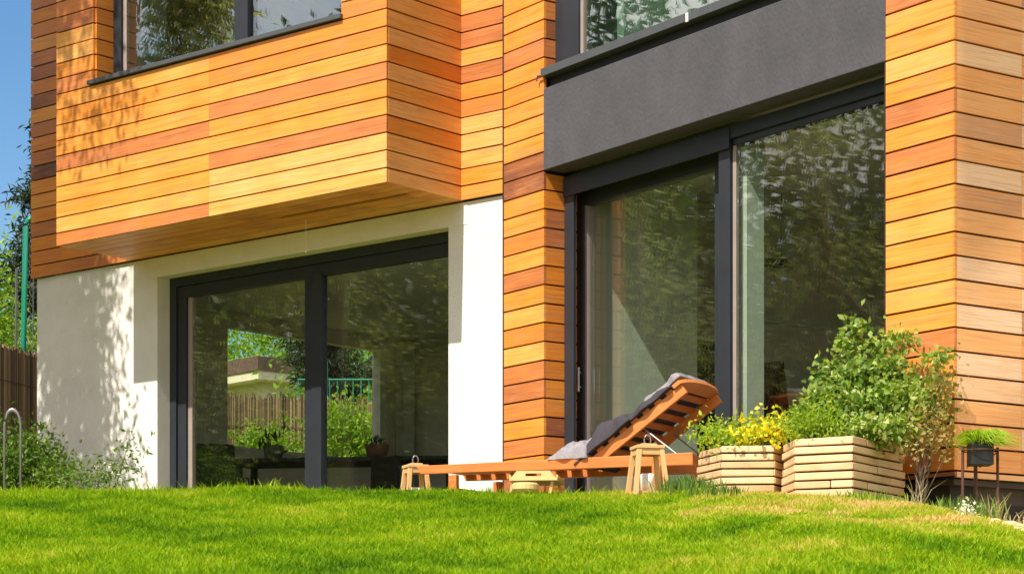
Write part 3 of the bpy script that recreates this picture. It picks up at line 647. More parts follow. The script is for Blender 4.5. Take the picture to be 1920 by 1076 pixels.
# ------------------------------------------------------------------ stone planters
def planter(label, pts, z0, z1, courses, seed, soil_drop=.04):
    rg = random.Random(seed); root = empty('stone_planter', (pts[0][0], pts[0][1], z0), label, 'planter', 'stone block planters by the right door')
    mb = MB(); n = len(pts); c = Vector((sum(p[0] for p in pts) / n, sum(p[1] for p in pts) / n)); ch = (z1 - z0) / courses; O = Vector((pts[0][0], pts[0][1]))
    for k in range(courses):
        za, zb = k * ch, (k + 1) * ch - .0095
        gr = rg.uniform(-.006, .008)
        for i in range(n):
            a = Vector(pts[i]); b2 = Vector(pts[(i + 1) % n]); L = (b2 - a).length
            ncut = max(1, int(round(L / rg.uniform(.2, .42)))); cuts = [0] + sorted(min(.9, max(.1, (j + rg.uniform(-.25, .25)) / ncut)) for j in range(1, ncut)) + [1]
            for j in range(len(cuts) - 1):
                p, q = a.lerp(b2, cuts[j]), a.lerp(b2, cuts[j + 1])
                d = (q - p).normalized(); p = p + d * (.002 if j else 0); q = q - d * .003
                o1 = gr + rg.uniform(-.005, .006); pi = p + (c - p) * .16; qi = q + (c - q) * .16
                po = p + (p - c).normalized() * o1; qo = q + (q - c).normalized() * (o1 + rg.uniform(-.003, .003))
                dz = rg.uniform(-.003, .002); dz2 = rg.uniform(-.003, .002)
                P8 = [(*(x - O), z) for x, z in ((po, za), (qo, za), (qi, za), (pi, za), (po, zb + dz), (qo, zb + dz2), (qi, zb), (pi, zb))]
                mb.hexa(P8, rg.uniform(.05, .6))
    mb.build('stone_courses', 'stone', root, bevel=.004)
    mb = MB(); ins = [Vector(p) + (c - Vector(p)) * .17 for p in pts]
    mb.poly([(*(p - O), z1 - z0 - soil_drop) for p in ins]); mb.build('soil', 'soil', root)
    mb = MB(); ins = [Vector(p) + (c - Vector(p)) * .06 for p in pts]
    for i in range(n):
        a, b2 = ins[i] - O, ins[(i + 1) % n] - O; mb.poly([(*a, 0), (*b2, 0), (*b2, z1 - z0 - .015), (*a, z1 - z0 - .015)])
    mb.build('joint_core', 'soil', root)
    return root
def PX(lst): return [(atpx(x, y), y) for x, y in lst]
pl1 = PX([(1308, 13.10), (1352, 12.75), (1452, 12.72), (1486, 13.05), (1478, 13.35), (1330, 13.4)])
pl2 = PX([(1468, 12.72), (1490, 12.36), (1600, 12.2), (1694, 12.84), (1660, 13.15), (1520, 13.2)])
planter('lower many sided sandstone block planter with yellow flowers', pl1, 2.52, 2.885, 8, 3)
planter('taller sandstone block planter holding the big leafy shrub', pl2, 2.50, 2.885, 8, 8)
def plant(name, label, cat, base, blobs, size, m, seed, aspect=.5, stem='barkp', stems=(), group=None, droop=.1, shell=.5, tb=.5, clump=1., tv=.22):
    root = empty(name, base, label, cat, group); B = Vector(base)
    mb = MB(); rg = random.Random(seed)
    for b_ in blobs:
        c = Vector(b_[:3]) - B
        for k in range(max(2, min(9, b_[6] // 60))):
            e = c + Vector((rg.uniform(-1, 1) * b_[3], rg.uniform(-1, 1) * b_[4], rg.uniform(-.5, .9) * b_[5])) * .85
            s = Vector((rg.uniform(-.04, .04), rg.uniform(-.04, .04), 0)); mid = (s + e) / 2 + Vector((rg.uniform(-.03, .03), 0, .03))
            mb.tube([s, mid, e], [.006, .004, .0015], 5, cap=False)
    mb.build('stems', stem, root)
    leaf_cloud('leaves', [(b_[0] - B.x, b_[1] - B.y, b_[2] - B.z, *b_[3:]) for b_ in blobs], size, m, root, aspect, seed, droop, shell, clump, tb, tv)
    return root
def PB(x, y, Y, rx, ry, rz, n):       # blob centre from where it stands at distance Y
    return (atpx(x, Y), Y, 1.6 + (1250 - y) / 4140 * Y, rx, ry, rz, n)
plant('flowering_plant', 'bright yellow flowering plant in the lower stone planter', 'flowers', (atpx(1430, 12.95), 12.95, 2.84),
      [PB(1445, 806, 12.85,   .10, .12, .055, 620), PB(1400, 812, 12.85, .07, .1, .04, 360)], .032, 'leaf_yellow', 4, .75, tb=.6, tv=.4)
plant('leafy_plant', 'lime green leafy plant at the left end of the lower planter', 'plant', (atpx(1345, 13.), 13., 2.84),
      [PB(1345, 815, 12.95, .10, .1, .04, 420), PB(1385, 822, 12.85, .10, .08, .03, 260), PB(1325, 812, 13.05, .04, .06, .05, 120)], .032, 'leaf_bright', 14, .5, tb=.75)
plant('lettuce_plant', 'light green feathery plant between yellow flowers and big shrub', 'plant', (atpx(1520, 12.6), 12.6, 2.84),
      [PB(1525, 790, 12.5, .11, .10, .065, 900), PB(1500, 800, 12.45, .07, .08, .04, 300), PB(1560, 798, 12.4, .07, .06, .04, 300)], .030, 'leaf_bright', 24, .35, tb=.6)
plant('leafy_shrub', 'big green shrub with lobed leaves growing from the taller planter', 'shrub', (atpx(1640, 12.75), 12.75, 2.84),
      [PB(1620, 760, 12.7, .20, .18, .13, 2300), PB(1690, 770, 12.65, .14, .14, .12, 1200), PB(1600, 700, 12.75, .13, .12, .09, 900), PB(1670, 700, 12.75, .12, .12, .10, 800), PB(1545, 755, 12.7, .10, .12, .07, 600), PB(1735, 760, 12.6, .08, .1, .10, 460),
       PB(1592, 652, 12.8, .06, .05, .045, 200), PB(1606, 614, 12.8, .03, .03, .03, 90), PB(1690, 638, 12.8, .06, .05, .03, 160), PB(1655, 650, 12.8, .05, .04, .04, 120), PB(1553, 700, 12.8, .05, .04, .03, 110), PB(1540, 688, 12.8, .02, .02, .02, 40), PB(1640, 805, 12.45, .24, .1, .06, 900), PB(1752, 672, 12.6, .035, .04, .05, 110), PB(1760, 715, 12.6, .05, .04, .05, 110), PB(1510, 775, 12.6, .05, .05, .05, 160)],
      .046, 'leaf_shrub', 34, .6, tb=.5, tv=.34, clump=.45, shell=.6)
plant('dry_shrub', 'thin tan and green twiggy shrub in front of the cladding corner', 'shrub', (atpx(1725, 12.45), 12.45, 2.45),
      [PB(1745, 790, 12.45, .10, .08, .13, 300), PB(1770, 720, 12.5, .06, .06, .12, 170), PB(1715, 830, 12.45, .06, .06, .10, 200), PB(1765, 830, 12.4, .05, .05, .08, 100)], .032, 'leaf_tan', 44, .6, tb=.6, stem='bark')

# plant stand with black pot
ps = empty('plant_stand', (atpx(1838, 12.05), 12.05, 2.36), 'thin dark metal plant stand with three rods by the right cladding', 'plant stand')
YS = 12.05; px1 = YS / 4140.
for dx, dy in ((-33, .0), (34, .02), (0, .12)):
    mb = MB(); mb.tube([(dx * px1, dy, 0), (dx * px1, dy, .44)], .008 if dx else .011, 8); mb.build('rod', 'rust', ps)
mb = MB()
for z in (.42,):
    pts = [(math.cos(a) * .100, math.sin(a) * .10, z) for a in np.linspace(0, 2 * math.pi, 25)]; mb.tube(pts, .004, 6, cap=False)
    for a in (0, 2.1, 4.2): mb.tube([(math.cos(a) * .1, math.sin(a) * .1, z), (0, 0, .33)], .004, 6)
mb.build('ring', 'rust', ps)
mb = MB(); mb.box(-.062, .062, -.062, .062, .338, .462)
pt = mb.build('plant_pot', 'black', None, Matrix.Translation((atpx(1838, YS), YS, 2.36)), bevel=.006); tag(pt, 'small square black pot held by the plant stand', 'plant pot')
pg = empty('grassy_plant', (atpx(1838, YS), YS, 2.82), 'fine grassy green plant spilling from the black pot', 'plant')
rg = np.random.default_rng(5); n = 1100; a = rg.uniform(0, 2 * np.pi, n); R0 = rg.uniform(0, .05, n); sp = rg.uniform(.04, .16, n) * (1 + .35 * np.sin(a * 5 + 1)) * (1 + .3 * np.cos(a)); up = rg.uniform(.0, .075, n)
B0 = np.stack([np.cos(a) * R0, np.sin(a) * R0, np.zeros(n)], 1); B1 = B0 + np.stack([np.cos(a) * sp * .5, np.sin(a) * sp * .5, up], 1); B2 = B0 + np.stack([np.cos(a) * sp, np.sin(a) * sp, up * .6 - sp * rg.uniform(.0, .35, n)], 1)
w = np.stack([-np.sin(a), np.cos(a), np.zeros(n)], 1) * .002; w[:, 2] = .0015
V = np.stack([B0 - w, B0 + w, B1 + w, B1 - w, B2], 1).reshape(-1, 3); I = np.arange(n)[:, None] * 5; F = np.concatenate([I + [0, 1, 2], I + [0, 2, 3], I + [3, 2, 4]])
np_mesh('blades', V, F, np.tile(rg.uniform(.35, .9, n), 3), 'leaf_bright', pg)

# weeds and dry stalks at the right, tufts in front of planters
def tuft(name, label, x, Y, h, n, m, seed, spread=.08, cat='weed', lean=.5, z=None, wd=.003):
    rg = np.random.default_rng(seed); X0 = atpx(x, Y); z = gz(X0, Y) if z is None else z
    r = empty(name, (X0, Y, z), label, cat)
    a = rg.uniform(0, 2 * np.pi, n); H = h * rg.uniform(.4, 1.1, n); b = rg.normal(size=(n, 2)) * spread * .5; ln = H * rg.uniform(.1, lean, n)
    B0 = np.stack([b[:, 0], b[:, 1], np.full(n, -.02)], 1); B1 = B0 + np.stack([np.cos(a) * ln * .4, np.sin(a) * ln * .4, H * .65], 1); B2 = B0 + np.stack([np.cos(a) * ln, np.sin(a) * ln, H], 1)
    w = np.stack([np.ones(n), np.zeros(n), np.zeros(n)], 1) * wd
    V = np.stack([B0 - w, B0 + w, B1 + w, B1 - w, B2], 1).reshape(-1, 3); I = np.arange(n)[:, None] * 5; F = np.concatenate([I + [0, 1, 2], I + [0, 2, 3], I + [3, 2, 4]])
    np_mesh('blades', V, F, np.tile(rg.uniform(.1, .9, n), 3), m, r); return r
tuft('grass_tuft', 'dark green grass tuft between the larger lantern and the lower planter', 1290, 12.75, .13, 420, 'leaf_mid', 1, .16, 'grass tuft')
tuft('grass_tuft', 'low green grass tuft just right of the dark tuft by the lower planter', 1350, 12.35, .07, 260, 'leaf_mid', 2, .16, 'grass tuft')
tuft('grass_tuft', 'grass tuft growing at the front corner of the taller planter', 1610, 12.05, .08, 260, 'leaf_bright', 3, .2, 'grass tuft')
tuft('dry_weed', 'pale dry grass stalks below the right cladding', 1862, 11.85, .17, 26, 'stalk', 4, .06, lean=.9)
tuft('dry_weed', 'bent pale dry stalks right of the dark plinth vent', 1718, 12.2, .22, 16, 'stalk', 6, .06, lean=.9, wd=.002)
tuft('dry_weed', 'leaning dry stalks at the far right edge of the lawn', 1895, 11.8, .12, 22, 'stalk', 7, .08, lean=1.2)
tuft('grass_tuft', 'green grass tuft growing at the foot of the plant stand', 1800, 11.9, .12, 300, 'leaf_mid', 9, .2, 'grass tuft')
fl = empty('white_flower', (atpx(1813, 11.3), 11.3, gz(atpx(1813, 11.3), 11.3)), 'small white flower clump in the lawn at the right', 'flower')
leaf_cloud('petals', [(0, 0, .05, .022, .02, .018, 90)], .018, 'petal', fl, .8, 5)
MB().tube([(0, 0, -.01), (0, 0, .05)], .002, 5).build('stem', 'barkp', fl)
for i, (x, Y, s) in enumerate([(1862, 11.55, .05), (1893, 11.5, .065), (1915, 11.6, .05), (1880, 11.3, .04), (1905, 11.25, .055)]):
    rgs = random.Random(i + 3); mb = MB(); X0 = atpx(x, Y)
    prof = [(0, -s * .5)] + [(s * math.sin(t) * rgs.uniform(.85, 1.1), -s * .5 * math.cos(t)) for t in (.6, 1.1, 1.6, 2.1, 2.6)] + [(0, s * .45)]
    mb.lathe(prof, (0, 0, 0), 9, rgs.uniform(.1, .6)); mb.v = [(p[0] * rgs.uniform(.9, 1.15), p[1] * rgs.uniform(.8, 1.1), p[2]) for p in mb.v]
    o = mb.build('garden_stone', 'stone', None, Matrix.Translation((X0, Y, gz(X0, Y) + s * .15)), smooth=False)
    tag(o, ['flat tan stone nearest the plant stand', 'largest tan stone below the dark plinth', 'tan stone at the right frame edge behind the others', 'smallest stone in the front of the stone patch', 'front tan stone near the right frame edge'][i], 'stone', 'stones at the right lawn edge')
mb = MB(); rgs = random.Random(77); xs_ = np.linspace(2.42, 5.2, 15); ys_ = np.linspace(11.15, 12.6, 9)
for i in range(14):
    for j in range(8):
        q = [(xs_[i], ys_[j]), (xs_[i + 1], ys_[j]), (xs_[i + 1], ys_[j + 1]), (xs_[i], ys_[j + 1])]
        mb.poly([(x, y, gz(x, y) + (.006 if (2.42 < x < 5 and 11.2 < y) else -.01) + .008 * math.sin(x * 31 + y * 17)) for x, y in q], rgs.uniform(.2, .7))
tag(mb.build('gravel_patch', 'stone'), kind='structure')

# ------------------------------------------------------------------ left garden
plant('garden_bush', 'dense green bush at the far left before the reed fence', 'bush', (atpx(45, 20.2), 20.2, 2.68),
      [PB(35, 870, 20.2, .34, .3, .25, 2600), PB(88, 890, 20.1, .17, .2, .12, 800), PB(5, 850, 20.4, .2, .3, .3, 900), PB(60, 840, 20.3, .16, .16, .14, 500)], .055, 'leaf_mid', 61, .5, tb=.55)
plant('twiggy_shrub', 'twiggy flowering shrub leaning right in front of the white plaster wall', 'shrub', (atpx(185, 19.0), 19.0, 2.66),
      [PB(215, 880, 19., .10, .1, .07, 170), PB(245, 845, 19., .06, .06, .05, 100), PB(155, 890, 19., .10, .1, .07, 150), PB(190, 908, 19., .18, .1, .05, 170), PB(112, 890, 19.1, .1, .1, .1, 200)], .05, 'leaf_mid', 62, .4, tb=.6, stem='bark')
leaf_b = plant('white_blossoms', 'scattered white blossoms on the twiggy shrub by the plaster wall', 'flowers', (atpx(185, 18.95), 18.95, 2.66),
      [PB(190, 885, 18.9, .3, .1, .09, 40)], .03, 'petal', 63, .8, stem='bark')
mb = MB(); HX = atpx(20, 20.); x1 = atpx(50, 20.) - HX
pts = [(0, 0, 0), (0, 0, .55)] + [(x1 / 2 - math.cos(t) * x1 / 2, 0, .55 + math.sin(t) * .075) for t in np.linspace(.2, math.pi - .2, 9)] + [(x1, 0, .55), (x1, 0, 0)]
o = mb.tube(pts, .011, 8).build('metal_hoop', 'grey_metal', None, Matrix.Translation((HX, 19.75, 2.72)), smooth=True); tag(o, 'thin grey metal hoop standing in the bush at the far left', 'hoop')
o.location.z = 2.72; HH = 1.6 + (1250 - 768) / 4140 * 19.75 - 2.72 - .625; o.scale.z = (1.6 + (1250 - 768) / 4140 * 19.75 - 2.72) / .625
# reed fence
def reed(p0, p1, z0, z1, label, seed):
    rg = random.Random(seed); d = Vector(p1) - Vector(p0); L = d.length; mb = MB(); x = 0
    while x < L:
        w = rg.uniform(.006, .015); mb.box(x, x + w, rg.uniform(-.012, 0), rg.uniform(.004, .014), 0, z1 - z0 + rg.uniform(-.05, .05), rg.random()); x += w * rg.uniform(.85, 1.15)
    r = empty('reed_fence', (p0[0], p0[1], z0), label, 'fence', rz=math.atan2(d.y, d.x)); mb.build('reeds', 'reed', r)
    mb = MB()
    for z in (.4, 1.2, 1.9): mb.tube([(0, -.02, z), (L, -.02, z)], .004, 5)
    mb.build('binding_wire', 'rust', r)
    return r
reed((-7.6, 20.6), (-5.42, 22.2), 2.65, 4.87, 'brown reed screen fence left of the house', 1)
reed((-5.4, 22.25), (-3.95, 26.8), 2.65, 4.89, 'reed fence running back along the side garden', 2)
reed((-3.9, 26.85), (4.8, 29.4), 2.65, 4.92, 'sunlit reed fence seen through the left glass door', 3)
# green posts and rails
gp = empty('fence_pole', (atpx(40, 23.5), 23.5, 2.65), 'tall green metal pole rising behind the reed fence at left', 'pole')
zt = 1.6 + (1250 - 415) / 4140 * 23.5 - 2.65
mb = MB(); mb.tube([(0, 0, 0), (.02, 0, zt * .6), (.045, 0, zt - .06), (.06, 0, zt), (.10, 0, zt + .035), (.14, .02, zt + .02)], .030, 10); mb.build('post', 'greenpaint', gp, smooth=True)
mb = MB()
for i in range(26):
    z = zt - .05 - i * .1; mb.tube([(.08, .01, z), (.11, .01, z - .05), (.08, .01, z - .1)], .005, 4, cap=False)
mb.tube([(-.05, 0, zt - .5), (-.08, 0, 0)], .014, 6); mb.tube([(.135, 0, zt), (.10, 0, 0)], .006, 5)
mb.build('wire_mesh', 'grey_metal', gp)
gf = empty('green_fence', (-3.0, 31.0, 2.65), 'green metal bar fence beyond the reed fence, seen through the door', 'fence')
mb = MB()
for i in range(46): mb.tube([(i * .11, 0, .3), (i * .11, 0, 3.0)], .009, 5)
for z in (.5, 2.98): mb.tube([(0, 0, z), (5., 0, z)], .016, 6)
mb.build('bars', 'greenpaint', gf)
for x in (0.35, 1.4, 2.45, 3.5, 4.6): MB().tube([(x, 0, 0), (x, 0, 3.25)], .065, 8).build('post', 'greenpaint', gf)
# neighbour bungalow
nh = empty('neighbour_house', (atpx(492, 44), 44, 2.6), 'cream house with brown flat roof edge beyond the garden', 'house', rz=R_(42))
zz = 1.6 + (1250 - 716) / 4140 * 44 - 2.6
MB().box(0, 9, 0, 9, 0, zz).build('wall', 'cream', nh)
mb = MB(); mb.box(-.35, 9.3, -.35, 9.3, zz + .001, zz + .17); mb.build('soffit', 'cream', nh)
MB().box(-.38, 9.4, -.38, 9.4, zz + .171, zz + .45).build('roof', 'roofbrown', nh)
MB().box(-.02, .0, 1.5, 2.8, zz - 1.6, zz - .4).build('window', 'frame', nh)
MB().box(1.5, 2.8, -.02, .0, zz - 1.6, zz - .4).build('window', 'frame', nh)
nh.rotation_euler.z = R_(42)
# garden plants seen through the window
plant('garden_bush', 'round light green bush against the reed fence seen through the left pane', 'bush', (atpx(500, 25.6), 25.6, 2.68),
      [PB(500, 850, 25.6, .45, .35, .32, 2200)], .07, 'leaf_bright', 71, .5, tb=.5)
plant('climbing_plant', 'tall light green leafy plant in front of the sunny reed fence', 'plant', (atpx(640, 26.2), 26.2, 2.68),
      [PB(638, 800, 26.2, .2, .2, .3, 1100), PB(635, 860, 26.2, .25, .25, .3, 900), PB(690, 850, 26.4, .4, .3, .35, 1500), PB(715, 810, 26.6, .2, .2, .3, 500)], .07, 'leaf_bright', 72, .5, tb=.55)
# ------------------------------------------------------------------ background trees (seen directly)
make_conifer('pine_tree', 'dark drooping conifer top against the sky left of the house', (-6.1, 30.0, 2.6), 6.9, 1.5, 5)
make_tree('garden_tree', 'bright green leafy tree behind the reed fence at the far left', 'tree', (-7.2, 27.5, 2.6), 3.5, [(0, 0, 3.0, 1.3, 1.2, 1.1), (.5, .3, 1.9, 1.1, 1., .9), (-.9, 0, 2.6, .9, .9, 1.), (.3, -.3, 3.7, .6, .6, .5)], .075, 'leaf_bright', seed=3, nleaf=22000, tonebase=.42)
for i, (x, y, h, lab, m, tb) in enumerate([(-9.5, 44, 7.6, 'broad light green tree behind the cream neighbour house', 'leaf_bright', .45),
                                   (-5.2, 62, 13., 'tall light green tree rising over the neighbour roof', 'leaf_bright', .5),
                                   (-2.5, 40, 5.0, 'yellow green tree right of the cream neighbour house', 'leaf_bright', .35),
                                   (-9.0, 64, 13.0, 'widest light green tree filling the left pane behind the roof', 'leaf_bright', .55),
                                   (3.5, 33, 5.5, 'green tree seen through the narrow gap of the right door', 'leaf_bright', .55)]):
    make_tree('garden_tree', lab, 'tree', (x, y, 2.6), h * .75, [(0, 0, h * .7, h * .27, h * .25, h * .3), (h * .18, 0, h * .5, h * .18, h * .18, h * .25), (-h * .17, .3, h * .52, h * .18, h * .17, h * .27)], .15, m, seed=20 + i, nleaf=16000, tonebase=tb, cl=1.5, group='trees behind the garden fence')
make_conifer('pine_tree', 'dark spruce behind the green bar fence, left of its twin', (-2.9, 36., 2.6), 6.0, 1.6, 8, group='dark spruces behind the green fence')
make_conifer('pine_tree', 'dark spruce behind the green bar fence, right of its twin', (-.9, 35., 2.6), 5.6, 1.5, 9, group='dark spruces behind the green fence')
# ------------------------------------------------------------------ trees beside the lawn (their shade and reflections are in the picture)
def upsun(s_, w_, z_, t):
    x = -.9764 + .7656 * s_ + .6433 * w_; y = 17.2 - .6433 * s_ + .7656 * w_
    return (x + SUN.x * t + 6.9, y + SUN.y * t - 18.6, z_ + SUN.z * t - 2.6)
TC = [(-5.25, .9, 4.9, 4.6, .42, .42, .5), (-4.75, .9, 4.85, 4.3, .38, .38, .45), (-5.0, .9, 4.25, 4.2, .42, .4, .4), (-5.3, .9, 3.6, 4., .28, .28, .4), (-4.75, .9, 3.75, 3.9, .34, .3, .4), (-4.45, .9, 3.7, 3.7, .16, .16, .3),
      (-5.0, .9, 3.15, 3.4, .38, .32, .3), (-4.3, .9, 3.1, 3.2, .2, .2, .14), (-5.45, .9, 5.6, 4.6, .4, .4, .5), (-5.25, .9, 6.1, 4.8, .42, .4, .5), (-5.45, .9, 6.8, 5., .42, .4, .5), (-5.3, .9, 7.4, 5.2, .42, .4, .5), (-5.4, .9, 8.2, 5.4, .5, .5, .5), (-5.4, .9, 6.4, 5.3, .4, .4, .6), (-5.35, .9, 7.7, 5.7, .4, .4, .6), (-5.3, .9, 5.3, 5.0, .4, .35, .4),
      (-4.7, .9, 5.5, 4.6, .3, .3, .25), (-4.0, 0, 8.2, 5.2, .36, .36, .45), (-3.9, 0, 7.35, 5.0, .22, .22, .35), (-3.55, 0, 6.68, 4.7, .12, .12, .16), (-3.42, 0, 6.30, 4.5, .05, .05, .15), (-3.1, 0, 6.72, 4.6, .16, .16, .10), (-3.95, 0, 6.55, 4.6, .10, .10, .12)]
make_tree('weeping_tree', 'leafy tree left of the lawn that shades the white plaster wall', 'tree', (-6.9, 18.6, 2.6), 5.6,
          [(*upsun(*c[:4]), *c[4:]) for c in TC], .11, 'leaf_olive', seed=41, nleaf=22000, aspect=.34, droop=1.0, shell=.6, tonebase=.6, cl=.8, limbs=False)
for i, (x, y, h) in enumerate([(-8.3, 18.7, 4.4), (-8.9, 16.4, 4.8), (-7.4, 21.6, 4.2)]):
    make_tree('olive_tree', ['silvery leaved tree mirrored in the right glass door', 'silvery tree nearest the foot of the slope, left of the lawn', 'silvery tree closest to the reed fence beside the house'][i], 'tree', (x, y, 2.4), h,
              [(0, 0, h * .80, .95, 1.0, .9), (-.3, .8, h * .55, .8, .9, .8), (.2, -.8, h * .6, .8, .8, .8), (.1, .1, h * 1.05, .6, .6, .5)], .085, 'leaf_olive', seed=42 + i, nleaf=5200, aspect=.28, droop=1.0, tonebase=.7, shell=.6, cl=.7, group='silvery trees left of the lawn')
grp = 'tall trees beyond the left lawn edge'
for i, (x, y, h, m, tb) in enumerate([(-12.5, 13.5, 6.0, 'leaf_dark', .7), (-11.5, 20.5, 7.0, 'leaf_mid', .15), (-14.5, 17.0, 8.0, 'leaf_dark', .6), (-13.0, 24.5, 6.6, 'leaf_mid', .3), (-17., 10., 7.5, 'leaf_dark', .5), (-18., 21, 8.6, 'leaf_mid', .4), (-17, 28, 8, 'leaf_dark', .5), (-24, 15, 9, 'leaf_mid', .5), (-14., 20.5, 5.5, 'leaf_dark', .6), (-16., 22.0, 11.5, 'leaf_dark', .6), (-20., 23.0, 13., 'leaf_dark', .5), (-11.5, 16.2, 5.0, 'leaf_dark', .7)]):
    make_tree('broadleaf_tree', ['bushy tree mirrored in the left door', 'tall green tree mirrored in the right door', 'tall dark tree behind the silvery one', 'green tree past the reed fence on the left', 'dark tree farthest down the slope', 'broad green tree at the back left', 'dark tree at the far back left', 'green tree farthest to the left', 'low dark tree filling the gap behind the silvery tree', 'very tall dark tree in the middle of the back row', 'tallest and darkest tree behind the whole row', 'low bushy tree nearest the silvery tree'][i], 'tree', (x, y, 2.3), h * .8,
              [(0, 0, h * .72, 1.9, 1.9, h * .25), (1.0, .8, h * .5, 1.6, 1.5, h * .22), (-.8, -1.2, h * .48, 1.6, 1.6, h * .24), (.3, 1.6, h * .34, 1.5, 1.4, h * .2), (.3, -.8, h * .25, 1.6, 1.6, h * .18)], .20, m, seed=50 + i, nleaf=9000, tonebase=tb, cl=1.6, group=grp, trunk_r=.2)
# unseen sheets added to cast the shade bands on the right side wall
def hpoly(pts, z, t=.02):
    mb = MB(); a = sum(pts[i][0] * pts[(i + 1) % len(pts)][1] - pts[(i + 1) % len(pts)][0] * pts[i][1] for i in range(len(pts)))
    if a < 0: pts = pts[::-1]
    mb.poly([(x, y, z + t) for x, y in pts]); mb.poly([(x, y, z) for x, y in reversed(pts)])
    for i in range(len(pts)):
        p, q = pts[i], pts[(i + 1) % len(pts)]; mb.poly([(*p, z), (*q, z), (*q, z + t), (*p, z + t)])
    return mb

def sidept(u, z): return Vector((-.0599 + 4.60 * .5684 + .8228 * u, 16.512 - 4.60 * .8228 + .5684 * u, z))
def lift(p, z): q = p + SUN * ((z - p.z) / SUN.z); return (q.x, q.y)
ZS = 9.2
blocker1 = hpoly([lift(sidept(.0, 3.745), ZS), lift(sidept(2.2, 5.57), ZS), lift(sidept(2.2, 8.6), ZS), lift(sidept(.0, 8.6), ZS)], ZS)
ZS2 = 9.2
blocker2 = hpoly([lift(sidept(.02, 2.80), ZS2), lift(sidept(2.0, 4.44), ZS2), lift(sidept(2.0, 2.3), ZS2), lift(sidept(.32, 2.3), ZS2)], ZS2)
sl = empty('shade_blocker', (4.2, 12.0, ZS), 'unseen sheets added to cast shade bands on the right side wall', 'light_blocker')
for i, s_ in enumerate((blocker1, blocker2)):
    o = s_.build('blocker_sheet', 'blocker', sl); o.location = (-4.2, -12.0, -ZS)

# ------------------------------------------------------------------ interior furniture
wc = empty('wicker_armchair', (-2.86, 21.2, 2.745), 'dark wicker armchair inside the left glass door', 'armchair', rz=.3)
mb = MB(); mb.box(-.24, .24, .2, .27, .1, 1.02); mb.build('backrest', 'wicker', wc, bevel=.02)
mb = MB(); mb.box(-.24, .24, -.25, .2, .35, .47); mb.build('seat', 'wicker', wc, bevel=.02)
for s in (-1, 1): MB().box(s * .27 - .03, s * .27 + .03, -.25, .25, .0, .66).build('arm', 'wicker', wc, bevel=.015)
tb_ = empty('dining_table', (-2.0, 21.9, 2.745), 'long dark dining table inside behind the left door', 'table', rz=-.15)
MB().box(-.75, 1.55, -.35, .35, .86, .90).build('tabletop', 'wicker', tb_, bevel=.005)
for x in (-.65, 1.45):
    for y in (-.28, .28): MB().box(x - .03, x + .03, y - .03, y + .03, 0, .86).build('leg', 'wicker', tb_)
for i, (x, y, lab, m, s) in enumerate([(-2.36, 21.85, 'grey pot with spiky dark plant on the table inside', 'potgrey', 1.), (-1.33, 21.75, 'terracotta pot with low dark plant on the table inside', 'terracotta', 1.1)]):
    pp = empty('potted_plant', (x, y, 3.646), lab, 'potted plant')
    MB().lathe([(0, 0), (.085 * s, 0), (.11 * s, .14), (.10 * s, .14), (.095 * s, .12), (0, .12)], n=20).build('pot', m, pp, smooth=True)
    leaf_cloud('leaves', [(0, 0, .13 if i == 0 else .16, .02 if i == 0 else .07, .02 if i == 0 else .07, .03 if i == 0 else .04, 22 if i == 0 else 120)], .15 if i == 0 else .05, 'leaf_dark', pp, .22, 5 + i, -1.6, clump=.25)
cs = empty('dining_chair', (-1.0, 20.6, 2.745), 'dark low-backed chair inside the right pane of the left door', 'chair', rz=2.2)
MB().box(-.22, .22, .19, .24, .42, .80).build('backrest', 'wicker', cs, bevel=.01); MB().box(-.22, .22, -.2, .2, .42, .47).build('seat', 'wicker', cs, bevel=.01)
for x in (-.19, .19):
    for y in (-.17, .2): MB().box(x - .02, x + .02, y - .02, y + .02, 0, .42).build('leg', 'wicker', cs)
rc = empty('leather_chair', (atpx(1462, 16.6), 16.6, 2.745), 'tall dark red chair back inside the right glass door', 'chair', rz=.5)
mb = MB(); mb.hexa([(-.13, -.02, .4), (.13, -.02, .4), (.13, .03, .4), (-.13, .03, .4), (-.15, .04, 1.13), (.07, .04, 1.17), (.07, .09, 1.17), (-.15, .09, 1.13)]); mb.build('backrest', 'leather', rc, bevel=.01)
MB().box(-.2, .2, -.4, .0, .38, .46).build('seat', 'leather', rc, bevel=.02)
for x in (-.17, .17):
    for y in (-.36, .0): MB().box(x - .02, x + .02, y - .02, y + .02, 0, .38).build('leg', 'wicker', rc)
hd = empty('pendant_lamp', (atpx(1442, 17.), 17., 5.25), 'black bar shaped pendant lamp inside the right glass door', 'pendant lamp', rz=.25)
zl = 1.6 + (1250 - 493) / 4140 * 17. - 5.25
MB().box(-.14, .14, -.04, .04, zl - .03, zl + .03).build('lamp_shade', 'black', hd, bevel=.004)
mb = MB(); mb.tube([(-.1, 0, zl), (-.1, 0, 0)], .003, 5); mb.tube([(.1, 0, zl), (.1, 0, 0)], .003, 5); mb.build('cord', 'black', hd)

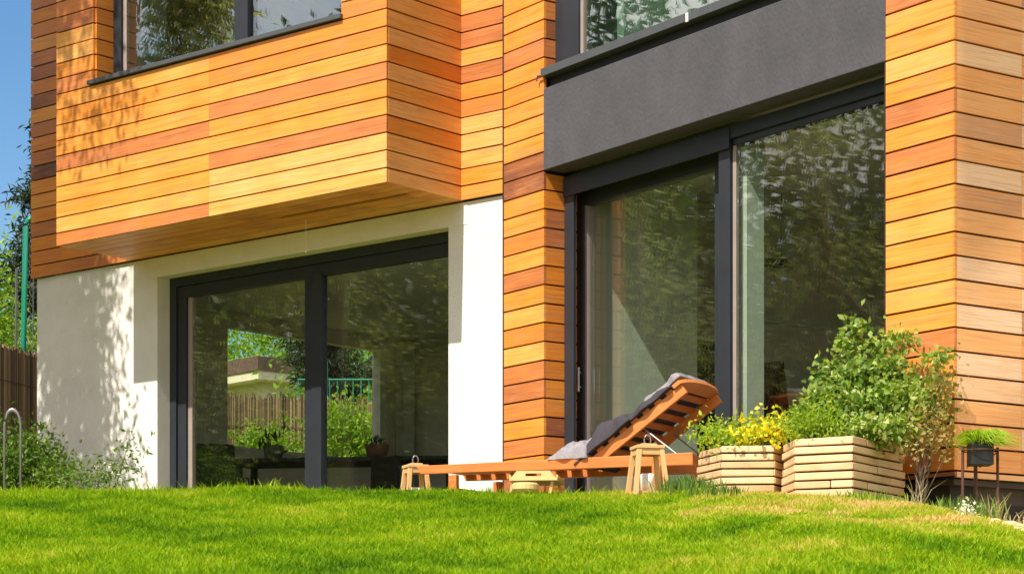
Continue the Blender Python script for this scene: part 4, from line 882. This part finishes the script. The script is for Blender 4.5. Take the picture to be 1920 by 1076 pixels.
# ------------------------------------------------------------------ light, sky, camera
sun = D.lights.new('sun', 'SUN'); sun.energy = 4.2; sun.angle = R_(.55); sun.color = (1., .93, .82)
so = D.objects.new('sun', sun); COL.objects.link(so); so.rotation_euler = Vector(SUN).to_track_quat('Z', 'Y').to_euler()
so.location = (0, 0, 30)
w = D.worlds.new('World'); scn.world = w; w.use_nodes = True; nt = w.node_tree; nt.nodes.clear()
out = nt.nodes.new('ShaderNodeOutputWorld'); bg = nt.nodes.new('ShaderNodeBackground'); sk = nt.nodes.new('ShaderNodeTexSky')
sk.sky_type = 'NISHITA'; sk.sun_disc = False; sk.sun_elevation = R_(51.4); sk.sun_rotation = math.atan2(SUN.x, SUN.y); sk.air_density = 1.0; sk.dust_density = .6; sk.ozone_density = 1.2
bg.inputs['Strength'].default_value = .135
tc = nd(nt, 'ShaderNodeTexCoord'); mp = nd(nt, 'ShaderNodeMapping'); mp.inputs['Scale'].default_value = (1.6, 1.6, 4.5); mp.inputs['Location'].default_value = (2.3, .7, 1.4)
nz = nd(nt, 'ShaderNodeTexNoise', Scale=1.5, Detail=8., Roughness=.58); nt.links.new(tc.outputs['Generated'], mp.inputs[0]); nt.links.new(mp.outputs[0], nz.inputs['Vector'])
cr = ramp(nt, [(.36, (0, 0, 0)), (.56, (1, 1, 1))]); nt.links.new(nz.outputs[0], cr.inputs[0])
mx = nd(nt, 'ShaderNodeMix', _data_type='RGBA'); sx = nd(nt, 'ShaderNodeSeparateXYZ'); nt.links.new(tc.outputs['Generated'], sx.inputs[0])
mk = nd(nt, 'ShaderNodeMapRange'); mk.inputs[1].default_value = .75; mk.inputs[2].default_value = .35; nt.links.new(sx.outputs['Y'], mk.inputs[0])
mm = nd(nt, 'ShaderNodeMath', _operation='MULTIPLY'); nt.links.new(cr.outputs[0], mm.inputs[0]); nt.links.new(mk.outputs[0], mm.inputs[1]); nt.links.new(mm.outputs[0], mx.inputs[0]); hs = nd(nt, 'ShaderNodeHueSaturation', Saturation=1.3, Value=.74); nt.links.new(sk.outputs[0], hs.inputs['Color']); nt.links.new(hs.outputs[0], mx.inputs[6]); mx.inputs[7].default_value = (6.3, 5.6, 5.6, 1)
nt.links.new(mx.outputs[2], bg.inputs[0]); nt.links.new(bg.outputs[0], out.inputs[0])
cam = D.cameras.new('camera'); cam.sensor_width = 36; cam.lens = 36 * 4140 / 1920; cam.shift_y = (1250 - 538) / 1920; cam.clip_end = 2000; cam.clip_start = .1
co = D.objects.new('camera', cam); COL.objects.link(co); co.location = (0, 0, 1.6); co.rotation_euler = (R_(90), 0, 0); scn.camera = co
scn.view_settings.view_transform = 'Standard'; scn.view_settings.look = 'None'; scn.view_settings.exposure = .60; scn.view_settings.gamma = 1
scn.render.engine = 'CYCLES'; scn.cycles.use_denoising = True
scn.cycles.max_bounces = 10; scn.cycles.transparent_max_bounces = 16; scn.cycles.caustics_reflective = False; scn.cycles.sample_clamp_indirect = 8.
